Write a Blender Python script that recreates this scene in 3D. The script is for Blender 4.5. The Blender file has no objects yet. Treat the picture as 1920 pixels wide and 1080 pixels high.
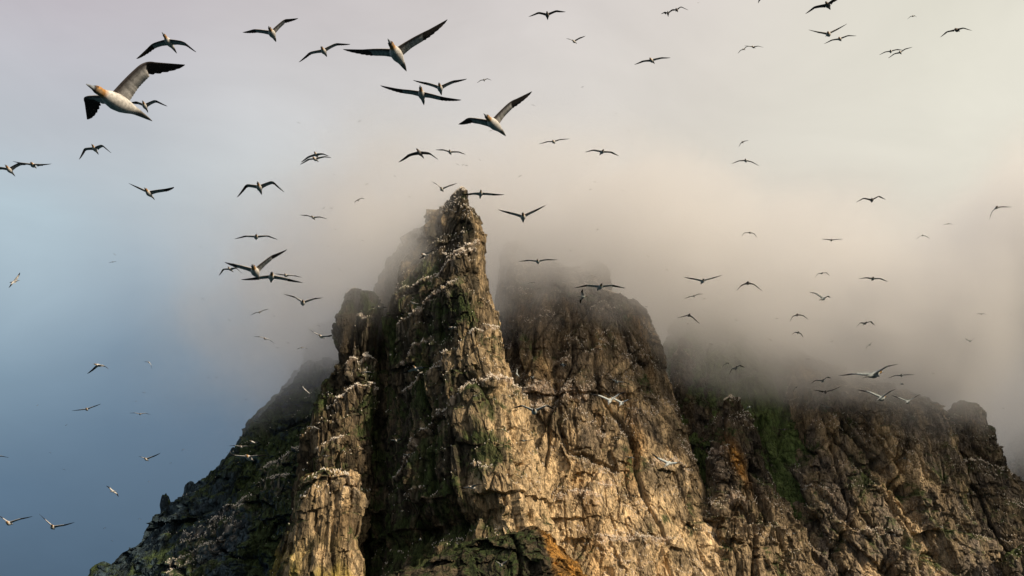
import bpy, math, random
import numpy as np
from mathutils import Vector, Matrix

# ------------------------------------------------------------------ camera, sky, sun, exposure
S = bpy.context.scene
COL = S.collection
FOV, PITCH, CAMZ = math.radians(54.0), math.radians(20.0), 4.0
FPX = 960.0 / math.tan(FOV / 2)
cam_d = bpy.data.cameras.new("camera")
cam = bpy.data.objects.new("camera", cam_d)
COL.objects.link(cam)
cam.location = (0, 0, CAMZ)
cam.rotation_euler = (math.radians(90) + PITCH, 0, 0)
cam_d.angle = FOV
cam_d.clip_start, cam_d.clip_end = 0.5, 20000
S.camera = cam
S.render.resolution_x, S.render.resolution_y = 1024, 576

SUN_EL, SUN_AZ = math.radians(32), math.radians(121)      # azimuth clockwise from +Y
sun_dir = Vector((math.sin(SUN_AZ) * math.cos(SUN_EL), math.cos(SUN_AZ) * math.cos(SUN_EL), math.sin(SUN_EL)))
sd = bpy.data.lights.new("sun", 'SUN')
sd.energy = 5.0
sd.angle = math.radians(1.2)
sd.color = (1.0, 0.83, 0.61)
sun = bpy.data.objects.new("sun", sd)
COL.objects.link(sun)
sun.rotation_euler = sun_dir.to_track_quat('Z', 'Y').to_euler()
sun.location = (300, -100, 300)

S.view_settings.view_transform = 'Standard'
S.view_settings.look = 'None'
S.view_settings.exposure = 0.0
S.view_settings.gamma = 1.0
S.view_settings.use_curve_mapping = False
S.render.engine = 'CYCLES'
S.cycles.use_denoising = True
S.cycles.max_bounces = 10
S.cycles.diffuse_bounces = 3
S.cycles.glossy_bounces = 2
S.cycles.volume_bounces = 8
S.cycles.volume_step_rate = 1.0
S.cycles.volume_max_steps = 256
S.cycles.caustics_reflective = False
S.cycles.caustics_refractive = False


def lin(c):
    return tuple(((v / 255) / 12.92 if v / 255 <= 0.04045 else ((v / 255 + 0.055) / 1.055) ** 2.4) for v in c)


W = bpy.data.worlds.new("World")
S.world = W
W.use_nodes = True
nt = W.node_tree
N, L = nt.nodes, nt.links
N.clear()


def nd(nt_, typ, **kw):
    n = nt_.nodes.new(typ)
    for k, v in kw.items():
        setattr(n, k, v)
    return n


def mth(nt_, op, a, b=None, c=None, clamp=False):
    n = nt_.nodes.new('ShaderNodeMath')
    n.operation = op
    n.use_clamp = clamp
    for i, v in enumerate((a, b, c)):
        if v is None:
            continue
        if isinstance(v, (int, float)):
            n.inputs[i].default_value = v
        else:
            nt_.links.new(v, n.inputs[i])
    return n.outputs[0]


def mrange(nt_, v, a, b, c=0.0, d=1.0, smooth=True):
    n = nt_.nodes.new('ShaderNodeMapRange')
    n.interpolation_type = 'SMOOTHSTEP' if smooth else 'LINEAR'
    nt_.links.new(v, n.inputs[0])
    for i, x in enumerate((a, b, c, d)):
        n.inputs[i + 1].default_value = x
    return n.outputs[0]


def mixc(nt_, f, a, b, blend='MIX'):
    n = nt_.nodes.new('ShaderNodeMix')
    n.data_type = 'RGBA'
    n.blend_type = blend
    if isinstance(f, (int, float)):
        n.inputs[0].default_value = f
    else:
        nt_.links.new(f, n.inputs[0])
    for i, v in ((6, a), (7, b)):
        if isinstance(v, tuple):
            n.inputs[i].default_value = (*v[:3], 1)
        else:
            nt_.links.new(v, n.inputs[i])
    return n.outputs[2]


# overcast sky: bright warm cloud towards the sun's side, blue and heavier low on the other side
tc = nd(nt, 'ShaderNodeTexCoord')
nz_ = nd(nt, 'ShaderNodeTexNoise')
nz_.inputs['Scale'].default_value = 2.2
nz_.inputs['Detail'].default_value = 4
nz_.inputs['Roughness'].default_value = 0.5
L.new(tc.outputs['Generated'], nz_.inputs['Vector'])
sep = nd(nt, 'ShaderNodeSeparateXYZ')
L.new(tc.outputs['Generated'], sep.inputs[0])
hor = mth(nt, 'SQRT', mth(nt, 'ADD', mth(nt, 'MULTIPLY', sep.outputs[0], sep.outputs[0]), mth(nt, 'MULTIPLY', sep.outputs[1], sep.outputs[1])))
saz = mth(nt, 'DIVIDE', sep.outputs[0], mth(nt, 'MAXIMUM', hor, 0.001))
wob = mth(nt, 'MULTIPLY', mth(nt, 'SUBTRACT', nz_.outputs[0], 0.5), 0.22)
saz = mth(nt, 'ADD', saz, wob)
el = mth(nt, 'MULTIPLY', mth(nt, 'ARCTAN2', sep.outputs[2], hor), 180 / math.pi / 60)      # 1 = 60 degrees up
el = mth(nt, 'ADD', el, mth(nt, 'MULTIPLY', wob, 0.25))


def ramp(stops, s=0.0):
    r = nd(nt, 'ShaderNodeValToRGB')
    L.new(el, r.inputs[0])
    r.color_ramp.interpolation = 'LINEAR'
    e = r.color_ramp.elements
    while len(e) > 1:
        e.remove(e[-1])
    for i, (y, c) in enumerate(stops):
        elv = PITCH - math.atan((y - 540) / FPX)
        elv = math.atan(math.tan(elv) * math.sqrt(1 - s * s))
        p = max(0.0, math.degrees(elv) / 60)
        if i == 0:
            e[0].position = p
            k = e[0]
        else:
            k = e.new(p)
        k.color = (*lin(c), 1)
    return r.outputs[0]


SKY_COLS = [
    (-0.46, [(1080, (72, 98, 122)), (900, (88, 118, 145)), (700, (125, 152, 172)), (540, (162, 184, 198)), (400, (180, 200, 211)), (270, (190, 198, 206)), (0, (196, 190, 197))]),
    (-0.36, [(1080, (70, 97, 122)), (800, (96, 123, 147)), (650, (122, 146, 166)), (500, (160, 178, 191)), (350, (190, 201, 208)), (0, (199, 193, 198))]),
    (-0.24, [(1080, (74, 98, 120)), (800, (94, 117, 139)), (640, (126, 143, 158)), (500, (175, 185, 192)), (300, (207, 212, 214)), (0, (207, 201, 203))]),
    (0.0, [(1080, (120, 118, 118)), (700, (150, 146, 144)), (500, (200, 194, 189)), (300, (220, 215, 208)), (0, (217, 210, 207))]),
    (0.22, [(1080, (140, 132, 126)), (700, (182, 171, 158)), (500, (208, 200, 188)), (300, (222, 216, 203)), (0, (222, 214, 206))]),
    (0.46, [(1080, (140, 134, 128)), (850, (168, 160, 152)), (650, (198, 190, 177)), (450, (219, 212, 196)), (200, (233, 229, 213)), (0, (228, 224, 208))]),
]
colr = None
for k, (s, st) in enumerate(SKY_COLS):
    r = ramp(st, s)
    if colr is None:
        colr = r
    else:
        colr = mixc(nt, mrange(nt, saz, SKY_COLS[k - 1][0], s, smooth=False), colr, r)
cl = nd(nt, 'ShaderNodeTexNoise')
cl.inputs['Scale'].default_value = 3.4
cl.inputs['Detail'].default_value = 6
cl.inputs['Roughness'].default_value = 0.55
cl.inputs['Distortion'].default_value = 0.6
cm = nd(nt, 'ShaderNodeMapping')
cm.inputs['Scale'].default_value = (1, 1, 2.2)
L.new(tc.outputs['Generated'], cm.inputs[0])
L.new(cm.outputs[0], cl.inputs['Vector'])
colr = mixc(nt, 1.0, colr, mrange(nt, cl.outputs[0], 0.25, 0.75, 0.93, 1.11, False), 'MULTIPLY')
hs = nd(nt, 'ShaderNodeHueSaturation')
hs.inputs['Saturation'].default_value = 0.9
L.new(colr, hs.inputs['Color'])
colr = hs.outputs[0]
sky = nd(nt, 'ShaderNodeTexSky')
sky.sky_type = 'NISHITA'
sky.sun_disc = False
sky.sun_elevation = SUN_EL
sky.sun_rotation = SUN_AZ
sky.air_density, sky.dust_density = 1.0, 3.0
bg1 = nd(nt, 'ShaderNodeBackground')
L.new(colr, bg1.inputs[0])
bg1.inputs[1].default_value = 1.0
bg2 = nd(nt, 'ShaderNodeBackground')
L.new(sky.outputs[0], bg2.inputs[0])
bg2.inputs[1].default_value = 0.05
mx = nd(nt, 'ShaderNodeMixShader')
mx.inputs[0].default_value = 0.06
L.new(bg1.outputs[0], mx.inputs[1])
L.new(bg2.outputs[0], mx.inputs[2])
wo = nd(nt, 'ShaderNodeOutputWorld')
L.new(mx.outputs[0], wo.inputs[0])


# ------------------------------------------------------------------ helpers
def ray(px, py):
    """direction of the picture point in world axes, scaled to unit depth along the view"""
    a, b = (px - 960) / FPX, -(py - 540) / FPX
    c, s = math.cos(PITCH), math.sin(PITCH)
    return np.array((a, c - b * s, s + b * c))


def at_depth(px, py, d):
    return ray(px, py) * d + np.array((0, 0, CAMZ))


def at_y(px, py, Y):
    r = ray(px, py)
    return r * (Y / r[1]) + np.array((0, 0, CAMZ))


def tag(o, label=None, cat=None, group=None, kind=None):
    if label: o['label'] = label
    if cat: o['category'] = cat
    if group: o['group'] = group
    if kind: o['kind'] = kind
    return o


def mesh_np(name, V, Q, mat, colors=None, parent=None, smooth=True):
    me = bpy.data.meshes.new(name)
    V = np.ascontiguousarray(V, np.float32)
    Q = np.ascontiguousarray(Q, np.int32)
    n, k = Q.shape
    me.vertices.add(len(V))
    me.vertices.foreach_set('co', V.ravel())
    me.loops.add(n * k)
    me.loops.foreach_set('vertex_index', Q.ravel())
    me.polygons.add(n)
    me.polygons.foreach_set('loop_start', np.arange(0, n * k, k, dtype=np.int32))
    try:
        me.polygons.foreach_set('loop_total', np.full(n, k, np.int32))
    except Exception:
        pass
    me.polygons.foreach_set('use_smooth', np.full(n, smooth))
    if colors is not None:
        a = me.attributes.new('albedo', 'FLOAT_COLOR', 'POINT')
        c4 = np.ones((len(V), 4), np.float32)
        c4[:, :3] = colors
        a.data.foreach_set('color', c4.ravel())
    me.update(calc_edges=True)
    me.validate()
    me.materials.append(mat)
    o = bpy.data.objects.new(name, me)
    COL.objects.link(o)
    if parent: o.parent = parent
    return o


_rng = np.random.RandomState(7)
PERM = _rng.permutation(512).astype(np.int32)
PERM = np.concatenate([PERM, PERM, PERM])
GRAD = _rng.normal(size=(512, 3)).astype(np.float32)
GRAD /= np.linalg.norm(GRAD, axis=1)[:, None]
RND = _rng.rand(512).astype(np.float32)


def hsh(i, j, k, s=0):
    return PERM[(PERM[(PERM[(i + s * 17) & 511] + j) & 511] + k) & 511]


def pn(P, scale=1.0, seed=0):
    """gradient noise, about -0.7..0.7"""
    P = (P / np.asarray(scale, np.float32)).astype(np.float32) + seed * 13.7
    I = np.floor(P).astype(np.int32)
    F = P - I
    U = F * F * F * (F * (F * 6 - 15) + 10)
    out = 0
    for a in (0, 1):
        wx = U[:, 0] if a else 1 - U[:, 0]
        for b in (0, 1):
            wy = U[:, 1] if b else 1 - U[:, 1]
            for c in (0, 1):
                wz = U[:, 2] if c else 1 - U[:, 2]
                g = GRAD[hsh(I[:, 0] + a, I[:, 1] + b, I[:, 2] + c, seed)]
                out = out + wx * wy * wz * (g[:, 0] * (F[:, 0] - a) + g[:, 1] * (F[:, 1] - b) + g[:, 2] * (F[:, 2] - c))
    return out * 1.4


def cell(P, scale, seed=0):
    """one random value 0..1 per block"""
    I = np.floor(P / np.asarray(scale, np.float32)).astype(np.int32)
    return RND[hsh(I[:, 0], I[:, 1], I[:, 2], seed)]


def facet(P, scale, seed=0, tilt=1.0):
    """flat tilted facets that break off sharply at their joints, about -1..1"""
    G = P / np.asarray(scale, np.float32)
    # shift every second course, like real jointing
    I0 = np.floor(G[:, 2]).astype(np.int32)
    G = G.copy()
    G[:, 0] += RND[hsh(I0, I0 * 0, I0 * 0, seed + 5)]
    I = np.floor(G).astype(np.int32)
    f = G - I - 0.5
    h = hsh(I[:, 0], I[:, 1], I[:, 2], seed)
    r = [RND[(h + k * 37) & 511] - 0.5 for k in range(4)]
    return 1.1 * r[0] + tilt * 1.8 * (r[1] * f[:, 0] + r[2] * f[:, 1] + r[3] * f[:, 2])


def sstep(x, a, b):
    t = np.clip((x - a) / (b - a), 0, 1)
    return t * t * (3 - 2 * t)


def mixa(A, B, t):
    t = np.asarray(t)[:, None]
    return A * (1 - t) + np.asarray(B, np.float32) * t


# ------------------------------------------------------------------ materials
def rock_material(name, bump=0.5, wet=0.0):
    m = bpy.data.materials.new(name)
    m.use_nodes = True
    t = m.node_tree
    b = t.nodes['Principled BSDF']
    at = nd(t, 'ShaderNodeAttribute', attribute_name='albedo')
    ge = nd(t, 'ShaderNodeNewGeometry')
    mp = nd(t, 'ShaderNodeMapping')
    mp.inputs['Scale'].default_value = (1.0, 1.0, 0.42)
    t.links.new(ge.outputs['Position'], mp.inputs[0])
    n1 = nd(t, 'ShaderNodeTexNoise')
    n1.inputs['Scale'].default_value = 0.9
    n1.inputs['Detail'].default_value = 8
    n1.inputs['Roughness'].default_value = 0.72
    t.links.new(mp.outputs[0], n1.inputs['Vector'])
    v1 = nd(t, 'ShaderNodeTexVoronoi', feature='DISTANCE_TO_EDGE')
    v1.inputs['Scale'].default_value = 0.45
    wv = nd(t, 'ShaderNodeVectorMath', operation='MULTIPLY_ADD')
    t.links.new(n1.outputs['Color'], wv.inputs[0])
    wv.inputs[1].default_value = (1.6, 1.6, 1.6)
    t.links.new(mp.outputs[0], wv.inputs[2])
    t.links.new(wv.outputs[0], v1.inputs['Vector'])
    mp2 = nd(t, 'ShaderNodeMapping')
    mp2.inputs['Scale'].default_value = (1.0, 1.0, 0.09)
    mp2.inputs['Rotation'].default_value = (0, math.radians(5), 0)
    t.links.new(ge.outputs['Position'], mp2.inputs[0])
    n2 = nd(t, 'ShaderNodeTexNoise')
    n2.inputs['Scale'].default_value = 0.5
    n2.inputs['Detail'].default_value = 6
    n2.inputs['Roughness'].default_value = 0.65
    t.links.new(mp2.outputs[0], n2.inputs['Vector'])
    v2 = nd(t, 'ShaderNodeTexVoronoi', feature='DISTANCE_TO_EDGE')
    v2.inputs['Scale'].default_value = 0.13
    t.links.new(wv.outputs[0], v2.inputs['Vector'])
    f = mrange(t, n1.outputs[0], 0.33, 0.67, 0.5, 1.7, False)
    fs = mrange(t, n2.outputs[0], 0.35, 0.65, 0.72, 1.35, False)
    cr = mrange(t, v1.outputs['Distance'], 0.0, 0.07, 0.55, 1.0)
    cr2 = mrange(t, v2.outputs['Distance'], 0.0, 0.03, 0.45, 1.0)
    ff = mth(t, 'MULTIPLY', mth(t, 'MULTIPLY', f, cr), mth(t, 'MULTIPLY', fs, cr2))
    vm = nd(t, 'ShaderNodeVectorMath', operation='SCALE')
    t.links.new(at.outputs['Color'], vm.inputs[0])
    t.links.new(ff, vm.inputs['Scale'])
    t.links.new(vm.outputs[0], b.inputs['Base Color'])
    b.inputs['Roughness'].default_value = 0.88
    b.inputs['Specular IOR Level'].default_value = 0.18
    h = mth(t, 'ADD', mth(t, 'ADD', mth(t, 'MULTIPLY', n1.outputs[0], 1.5), mth(t, 'MULTIPLY', n2.outputs[0], 1.2)), mth(t, 'ADD', mth(t, 'MULTIPLY', mrange(t, v1.outputs['Distance'], 0, 0.15), 0.35), mth(t, 'MULTIPLY', mrange(t, v2.outputs['Distance'], 0, 0.08), 0.8)))
    bp = nd(t, 'ShaderNodeBump')
    bp.inputs['Strength'].default_value = bump
    bp.inputs['Distance'].default_value = 1.1
    t.links.new(h, bp.inputs['Height'])
    t.links.new(bp.outputs[0], b.inputs['Normal'])
    return m


def bird_material():
    m = bpy.data.materials.new('plumage')
    m.use_nodes = True
    t = m.node_tree
    b = t.nodes['Principled BSDF']
    at = nd(t, 'ShaderNodeAttribute', attribute_name='albedo')
    tx = nd(t, 'ShaderNodeTexCoord')
    n1 = nd(t, 'ShaderNodeTexNoise')
    n1.inputs['Scale'].default_value = 28
    n1.inputs['Detail'].default_value = 4
    t.links.new(tx.outputs['Object'], n1.inputs['Vector'])
    f = mrange(t, n1.outputs[0], 0.3, 0.7, 0.6, 1.2, False)
    vm = nd(t, 'ShaderNodeVectorMath', operation='SCALE')
    t.links.new(at.outputs['Color'], vm.inputs[0])
    t.links.new(f, vm.inputs['Scale'])
    t.links.new(vm.outputs[0], b.inputs['Base Color'])
    b.inputs['Roughness'].default_value = 0.75
    b.inputs['Specular IOR Level'].default_value = 0.2
    return m


def plain(name, c, rough=0.6):
    m = bpy.data.materials.new(name)
    m.use_nodes = True
    t = m.node_tree
    b = t.nodes['Principled BSDF']
    n1 = nd(t, 'ShaderNodeTexNoise')
    n1.inputs['Scale'].default_value = 9
    cc = mixc(t, n1.outputs[0], tuple(v * 0.8 for v in c), tuple(min(1, v * 1.2) for v in c))
    t.links.new(cc, b.inputs['Base Color'])
    b.inputs['Roughness'].default_value = rough
    return m


M_ROCK = rock_material('weathered_rock', 0.8)
M_BIRD = bird_material()
M_PERCH = plain('white_plumage', (0.78, 0.70, 0.60), 0.8)
M_BILL = plain('bill_horn', (0.20, 0.23, 0.27), 0.4)
M_EYE = plain('eye_dark', (0.01, 0.01, 0.012), 0.15)


# ------------------------------------------------------------------ rock
def rowz(py, Y0, lean):
    b = -(py - 540) / FPX
    c, s = math.cos(PITCH), math.sin(PITCH)
    te = (s + b * c) / (c - b * s)
    z = (CAMZ + te * Y0) / (1 - te * lean)
    return z, (c - b * s)


def ledge_xz(poly, Yf):
    P = np.array([at_y(x, y, Yf) for x, y in poly])
    o = np.argsort(P[:, 0])
    return P[o, 0], P[o, 2]


PALS = {
    'dark': np.array((0.052, 0.045, 0.031), np.float32),
    'brown': np.array((0.118, 0.090, 0.056), np.float32),
    'tan': np.array((0.53, 0.39, 0.225), np.float32),
    'green': np.array((0.042, 0.062, 0.018), np.float32),
    'slate': np.array((0.034, 0.054, 0.068), np.float32),  # grey rock with blue haze and shade put into the colour
    'guano': np.array((0.50, 0.37, 0.27), np.float32),
    'grime': np.array((0.20, 0.20, 0.19), np.float32),
    'orange': np.array((0.40, 0.20, 0.045), np.float32),
    'lichen': np.array((0.34, 0.27, 0.05), np.float32),
    'plum': np.array((0.086, 0.070, 0.054), np.float32),
}
PERCHES = []        # (points, weights) on which gannets sit


def crag(name, label, rows, Y0, lean, sect, paint, depth=(0.8, 30), nz=300, nt=300, rough=1.0, col_amp=3.5,
         strata=(0.8, 16, 1.4), ledges=(), Yf=None, seed=0, bottom=1290, birds=0.0, mat=None, carves=()):
    rows = sorted(rows)
    if rows[-1][0] < bottom:
        (y1, a1, b1), (y2, a2, b2) = rows[-2], rows[-1]
        k = (bottom - y2) / max(1, y2 - y1)
        k = min(k, 2.0)
        rows.append((bottom, a2 + (a2 - a1) * k, b2 + (b2 - b1) * k))
    ry = np.array([r[0] for r in rows], float)
    zr = np.array([rowz(y, Y0, lean)[0] for y in ry])
    ztop, zbot = zr[0], -2.0
    sect = np.array(sect, float)
    vl, vr = sect[np.argmin(sect[:, 0]), 1], sect[np.argmax(sect[:, 0]), 1]
    # rows of the loft, denser near the top where the outline turns
    tt = np.linspace(0, 1, nz) ** 1.15
    z = ztop + (zbot - ztop) * tt
    py = np.interp(-z, -zr, ry)
    xl = np.interp(py, ry, [r[1] for r in rows])
    xr = np.interp(py, ry, [r[2] for r in rows])
    dz = np.array([rowz(p, Y0, lean)[1] for p in py])
    Yc = Y0 + lean * z
    wm = (xr - xl) / FPX * Yc / dz * 0.5
    dep = np.minimum(depth[0] * wm, depth[1])
    XL = (xl - 960) / FPX * (Yc + vl * dep) / dz
    XR = (xr - 960) / FPX * (Yc + vr * dep) / dz
    # section: closed curve, resampled, dense in front
    P = np.vstack([sect, sect[:1]])
    seg = np.linalg.norm(np.diff(P, axis=0), axis=1) * np.where((P[:-1, 1] + P[1:, 1]) / 2 > 0.55, 0.22, 1.0)
    cum = np.concatenate([[0], np.cumsum(seg)])
    q = np.linspace(0, cum[-1], nt, endpoint=False)
    su = np.interp(q, cum, P[:, 0])
    sv = np.interp(q, cum, P[:, 1])
    for _ in range(3):      # round the corners
        su = (np.roll(su, 1) + 2 * su + np.roll(su, -1)) / 4
        sv = (np.roll(sv, 1) + 2 * sv + np.roll(sv, -1)) / 4
    X = (XL + XR)[:, None] / 2 + (XR - XL)[:, None] / 2 * su[None]
    Y = Yc[:, None] + dep[:, None] * sv[None]
    Z = np.repeat(z[:, None], nt, 1)
    tx = np.roll(X, -1, 1) - np.roll(X, 1, 1)
    ty = np.roll(Y, -1, 1) - np.roll(Y, 1, 1)
    tl = np.sqrt(tx * tx + ty * ty) + 1e-6
    nx, ny = ty / tl, -tx / tl
    # orientation: outward
    cx = X.mean(1, keepdims=True)
    cy = Y.mean(1, keepdims=True)
    sg = np.sign(((X - cx) * nx + (Y - cy) * ny).sum())
    nx, ny = nx * sg, ny * sg
    Pn = np.stack([X.ravel(), Y.ravel(), Z.ravel()], 1).astype(np.float32)
    warp = np.stack([pn(Pn, 26, seed + 1), pn(Pn, 26, seed + 2), pn(Pn, 34, seed + 3)], 1)
    warp2 = np.stack([pn(Pn, 5, seed + 4), pn(Pn, 5, seed + 5), pn(Pn, 5, seed + 6)], 1)
    Q = Pn + warp * 3.0 + warp2 * 0.35
    d = np.zeros(len(Pn), np.float32)
    ca, sa_ = math.cos(0.5), math.sin(0.5)
    Rv = (Q @ np.array(((ca, sa_, 0.0), (-sa_, ca, 0.0), (0.0, 0.0, 1.0)), np.float32))
    lean_x = strata[0] * (0.18 if strata[0] > 0 else 0.42)
    Rv[:, 0] += lean_x * Rv[:, 2]
    d += col_amp * 1.35 * facet(Rv, (24, 24, 52), seed + 60)
    d += col_amp * 0.8 * facet(Rv + 11, (11, 11, 27), seed + 61)
    n1 = pn(Q, (17, 17, 60), seed)
    d += col_amp * 0.45 * n1
    # narrow vertical fractures
    n2 = pn(Q, (19, 19, 95), seed + 8)
    crack = np.exp(-(n2 / 0.04) ** 2)
    d -= 4.4 * crack * rough
    n2b = pn(Q, (8, 8, 34), seed + 18)
    d -= 1.3 * np.exp(-(n2b / 0.045) ** 2) * rough
    # sloping strata: each bed stands out over the one above and leaves a ledge
    sl, sh, sa = strata
    st = (Pn[:, 2] - sl * Pn[:, 0]) / sh + 1.1 * pn(Pn, (30, 30, 30), seed + 9) + 0.25 * warp2[:, 0]
    fr = st - np.floor(st)
    bedamp = 0.4 + 1.1 * cell(np.stack([st, st * 0, st * 0], 1), 1.0, seed)
    d += sa * bedamp * fr ** 1.5
    bedmask = np.exp(-((1 - fr) / 0.07) ** 2) + np.exp(-(fr / 0.10) ** 2)
    # blocks
    th_ = 0.42 * math.atan(strata[0])
    R = Q @ np.array(((math.cos(th_), 0.0, -math.sin(th_)), (0.0, 1.0, 0.0), (math.sin(th_), 0.0, math.cos(th_))), np.float32)
    d += 1.35 * rough * facet(R, (5.5, 5.5, 12), seed + 2)
    d += 0.7 * rough * facet(R + 31, (2.6, 2.6, 5.5), seed + 1)
    d += 0.35 * rough * facet(Q + 57, (1.2, 1.2, 2.8), seed + 2)
    d += 0.25 * rough * pn(Q, (2.6, 2.6, 6), seed + 10) + 0.3 * rough * pn(Pn, (1.1, 1.1, 2.4), seed + 11)
    for poly, dpt, wid in carves:
        W3 = np.array([at_y(px, py, Yf or Y0 - depth[1] * 0.5) for px, py in poly])[:, [0, 2]]
        pp = Pn[:, [0, 2]] + 1.2 * warp2[:, :2]
        best = np.full(len(Pn), 1e9, np.float32)
        for (p0, p1) in zip(W3[:-1], W3[1:]):
            e = p1 - p0
            tq = np.clip(((pp - p0) @ e) / (e @ e), 0, 1)
            best = np.minimum(best, np.linalg.norm(pp - p0 - tq[:, None] * e, axis=1))
        d -= dpt * np.exp(-(best / wid) ** 2)
    gu = 0.10 * bedmask
    run = np.zeros(len(Pn), np.float32)
    for poly, b, width in ledges:
        lx, lz = ledge_xz(poly, Yf or Y0 - depth[1] * 0.5)
        zl = np.interp(Pn[:, 0], lx, lz) + 1.2 * warp2[:, 1]
        inside = sstep(Pn[:, 0], lx[0] - 3, lx[0] + 1) * (1 - sstep(Pn[:, 0], lx[-1] - 1, lx[-1] + 3))
        dd = Pn[:, 2] - zl
        d += inside * b * 0.7 * np.where(dd < 0, np.exp(np.minimum(dd, 0) / 7.0), np.exp(-np.maximum(dd, 0) / 0.35))
        run = np.maximum(run, inside * np.where(dd < 0.5, np.exp(np.minimum(dd, 0) / 6.0), 0) * sstep(pn(Pn, (0.9, 0.9, 16), seed + 15), 0.05, 0.4))
        gu = np.maximum(gu, inside * np.exp(-(dd / (width * 0.7)) ** 2) * (0.55 + 1.2 * (pn(Pn, (2.5, 2.5, 2.5), seed + 12) + 0.2)))
    fade = np.clip(np.repeat(wm[:, None], nt, 1).ravel() / 7, 0.28, 1)
    edge = 0.62 + 0.38 * sstep(-ny.ravel(), 0.0, 0.55)
    d = (d - 0.6) * fade * edge
    Xd = Pn[:, 0] + nx.ravel() * d
    Yd = Pn[:, 1] + ny.ravel() * d
    Zd = Pn[:, 2] + rough * (1.3 * facet(Pn + warp2, (4.5, 9, 6), seed + 13) + 0.7 * facet(Pn + warp2 * 0.5, (2, 4, 3), seed + 14) + 0.5 * warp2[:, 2])
    V = np.stack([Xd, Yd, Zd], 1).reshape(nz, nt, 3)
    V[-1, :, 2] = -4
    # normals
    du = np.roll(V, -1, 1) - np.roll(V, 1, 1)
    dv = np.gradient(V, axis=0)
    nn = np.cross(du, dv)
    nn /= np.linalg.norm(nn, axis=2, keepdims=True) + 1e-9
    out = (nn[..., 0] * nx + nn[..., 1] * ny).sum()
    if out < 0:
        nn = -nn
    up = nn[..., 2].ravel()
    Vf = V.reshape(-1, 3).astype(np.float32)
    base = dict(run=run, P=Vf, Q=Q, up=up, crack=crack, gu=np.clip(gu, 0, 1), seed=seed, n1=n1, blk=cell(R, (6.5, 6.5, 15), seed),
                blk2=cell(R + 31, (2.8, 2.8, 6.5), seed + 1), ny=ny.ravel(), nx=nx.ravel())
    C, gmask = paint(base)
    top = V[0].mean(0)
    top[2] = V[0, :, 2].max() + 0.3
    Vf = np.vstack([Vf, top[None]]).astype(np.float32)
    C = np.vstack([C, C[:1]])
    ii = np.arange(nz - 1)[:, None] * nt
    jj = np.arange(nt)[None]
    j2 = (jj + 1) % nt
    F = np.stack([ii + jj, ii + nt + jj, ii + nt + j2, ii + j2], -1).reshape(-1, 4)
    j = np.arange(nt)
    cap = np.stack([j, (j + 1) % nt, np.full(nt, nz * nt), np.full(nt, nz * nt)], 1)
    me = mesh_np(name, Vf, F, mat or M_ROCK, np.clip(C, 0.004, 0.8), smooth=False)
    # cap as triangles
    import bmesh
    bm = bmesh.new()
    bm.from_mesh(me.data)
    bm.verts.ensure_lookup_table()
    for a, b_, c_, _ in cap:
        try:
            bm.faces.new((bm.verts[int(a)], bm.verts[int(b_)], bm.verts[int(c_)]))
        except ValueError:
            pass
    if seed >= 0:
        bmesh.ops.recalc_face_normals(bm, faces=bm.faces[:])
    bm.to_mesh(me.data)
    bm.free()
    tag(me, label, kind='structure')
    if birds > 0:
        w = gmask * (ny.ravel() < 0.25) * (Vf[:-1, 2] > 8)
        PERCHES.append((Vf[:-1], w.astype(np.float64), birds, name))
    return me


def noise_mix(b, lo, hi, scale=(5, 5, 22), s=0):
    v = pn(b['Q'], scale, b['seed'] + 20 + s) + 0.5 * pn(b['Q'], tuple(x * 0.35 for x in scale), b['seed'] + 21 + s) + 0.5 * (b['blk2'] - 0.5)
    return mixa(np.repeat(PALS[lo][None], len(v), 0), PALS[hi], sstep(v, -0.45, 0.55))


def green_over(b, C, amt, s=0):
    v = pn(b['P'], (12, 12, 16), b['seed'] + 30 + s) + 0.6 * pn(b['P'], (3, 3, 4), b['seed'] + 31 + s) + 0.8 * (b['up'] - 0.25) + amt
    return mixa(C, PALS['green'], 0.9 * sstep(v, -0.1, 0.35))


def guano_over(b, C, spread=0.0, tint='guano'):
    sp = pn(b['P'], (1.6, 1.6, 1.2), b['seed'] + 40)
    wide = pn(b['P'], (22, 22, 10), b['seed'] + 41)
    shelf = sstep(b['up'], 0.15, 0.6)
    C = mixa(C, (0.46, 0.38, 0.29), 0.55 * b['run'])
    g = np.clip(b['gu'] + spread * sstep(wide, -0.15, 0.4) * (0.3 + 0.9 * shelf), 0, 1)
    vis = g * sstep(sp + 0.9 * (g - 0.45), -0.25, 0.45)
    return mixa(C, PALS[tint], 0.6 * vis), g * (0.25 + shelf)


def paint_spire(b):
    P = b['P']
    C = noise_mix(b, 'dark', 'dark')  # shaded left face made darker in colour, vegetation laid over it
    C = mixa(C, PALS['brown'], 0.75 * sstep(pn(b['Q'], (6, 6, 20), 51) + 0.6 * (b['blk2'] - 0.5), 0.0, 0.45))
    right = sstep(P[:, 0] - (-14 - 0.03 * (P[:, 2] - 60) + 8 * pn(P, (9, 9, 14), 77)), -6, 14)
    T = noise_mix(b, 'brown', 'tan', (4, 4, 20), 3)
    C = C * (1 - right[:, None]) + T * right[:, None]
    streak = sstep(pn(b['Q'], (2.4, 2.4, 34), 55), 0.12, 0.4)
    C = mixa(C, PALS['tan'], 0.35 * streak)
    C = mixa(C, PALS['tan'] * 1.15, 0.75 * right * (1 - sstep(P[:, 2] + 14 * pn(P, (9, 9, 14), 78), 70, 112)))  # sunlit strip low on the right face brightened in colour
    C = green_over(b, C, 0.30 - 0.55 * right - 0.8 * sstep(P[:, 2], 122, 148))
    return guano_over(b, C, 0.22)


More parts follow.
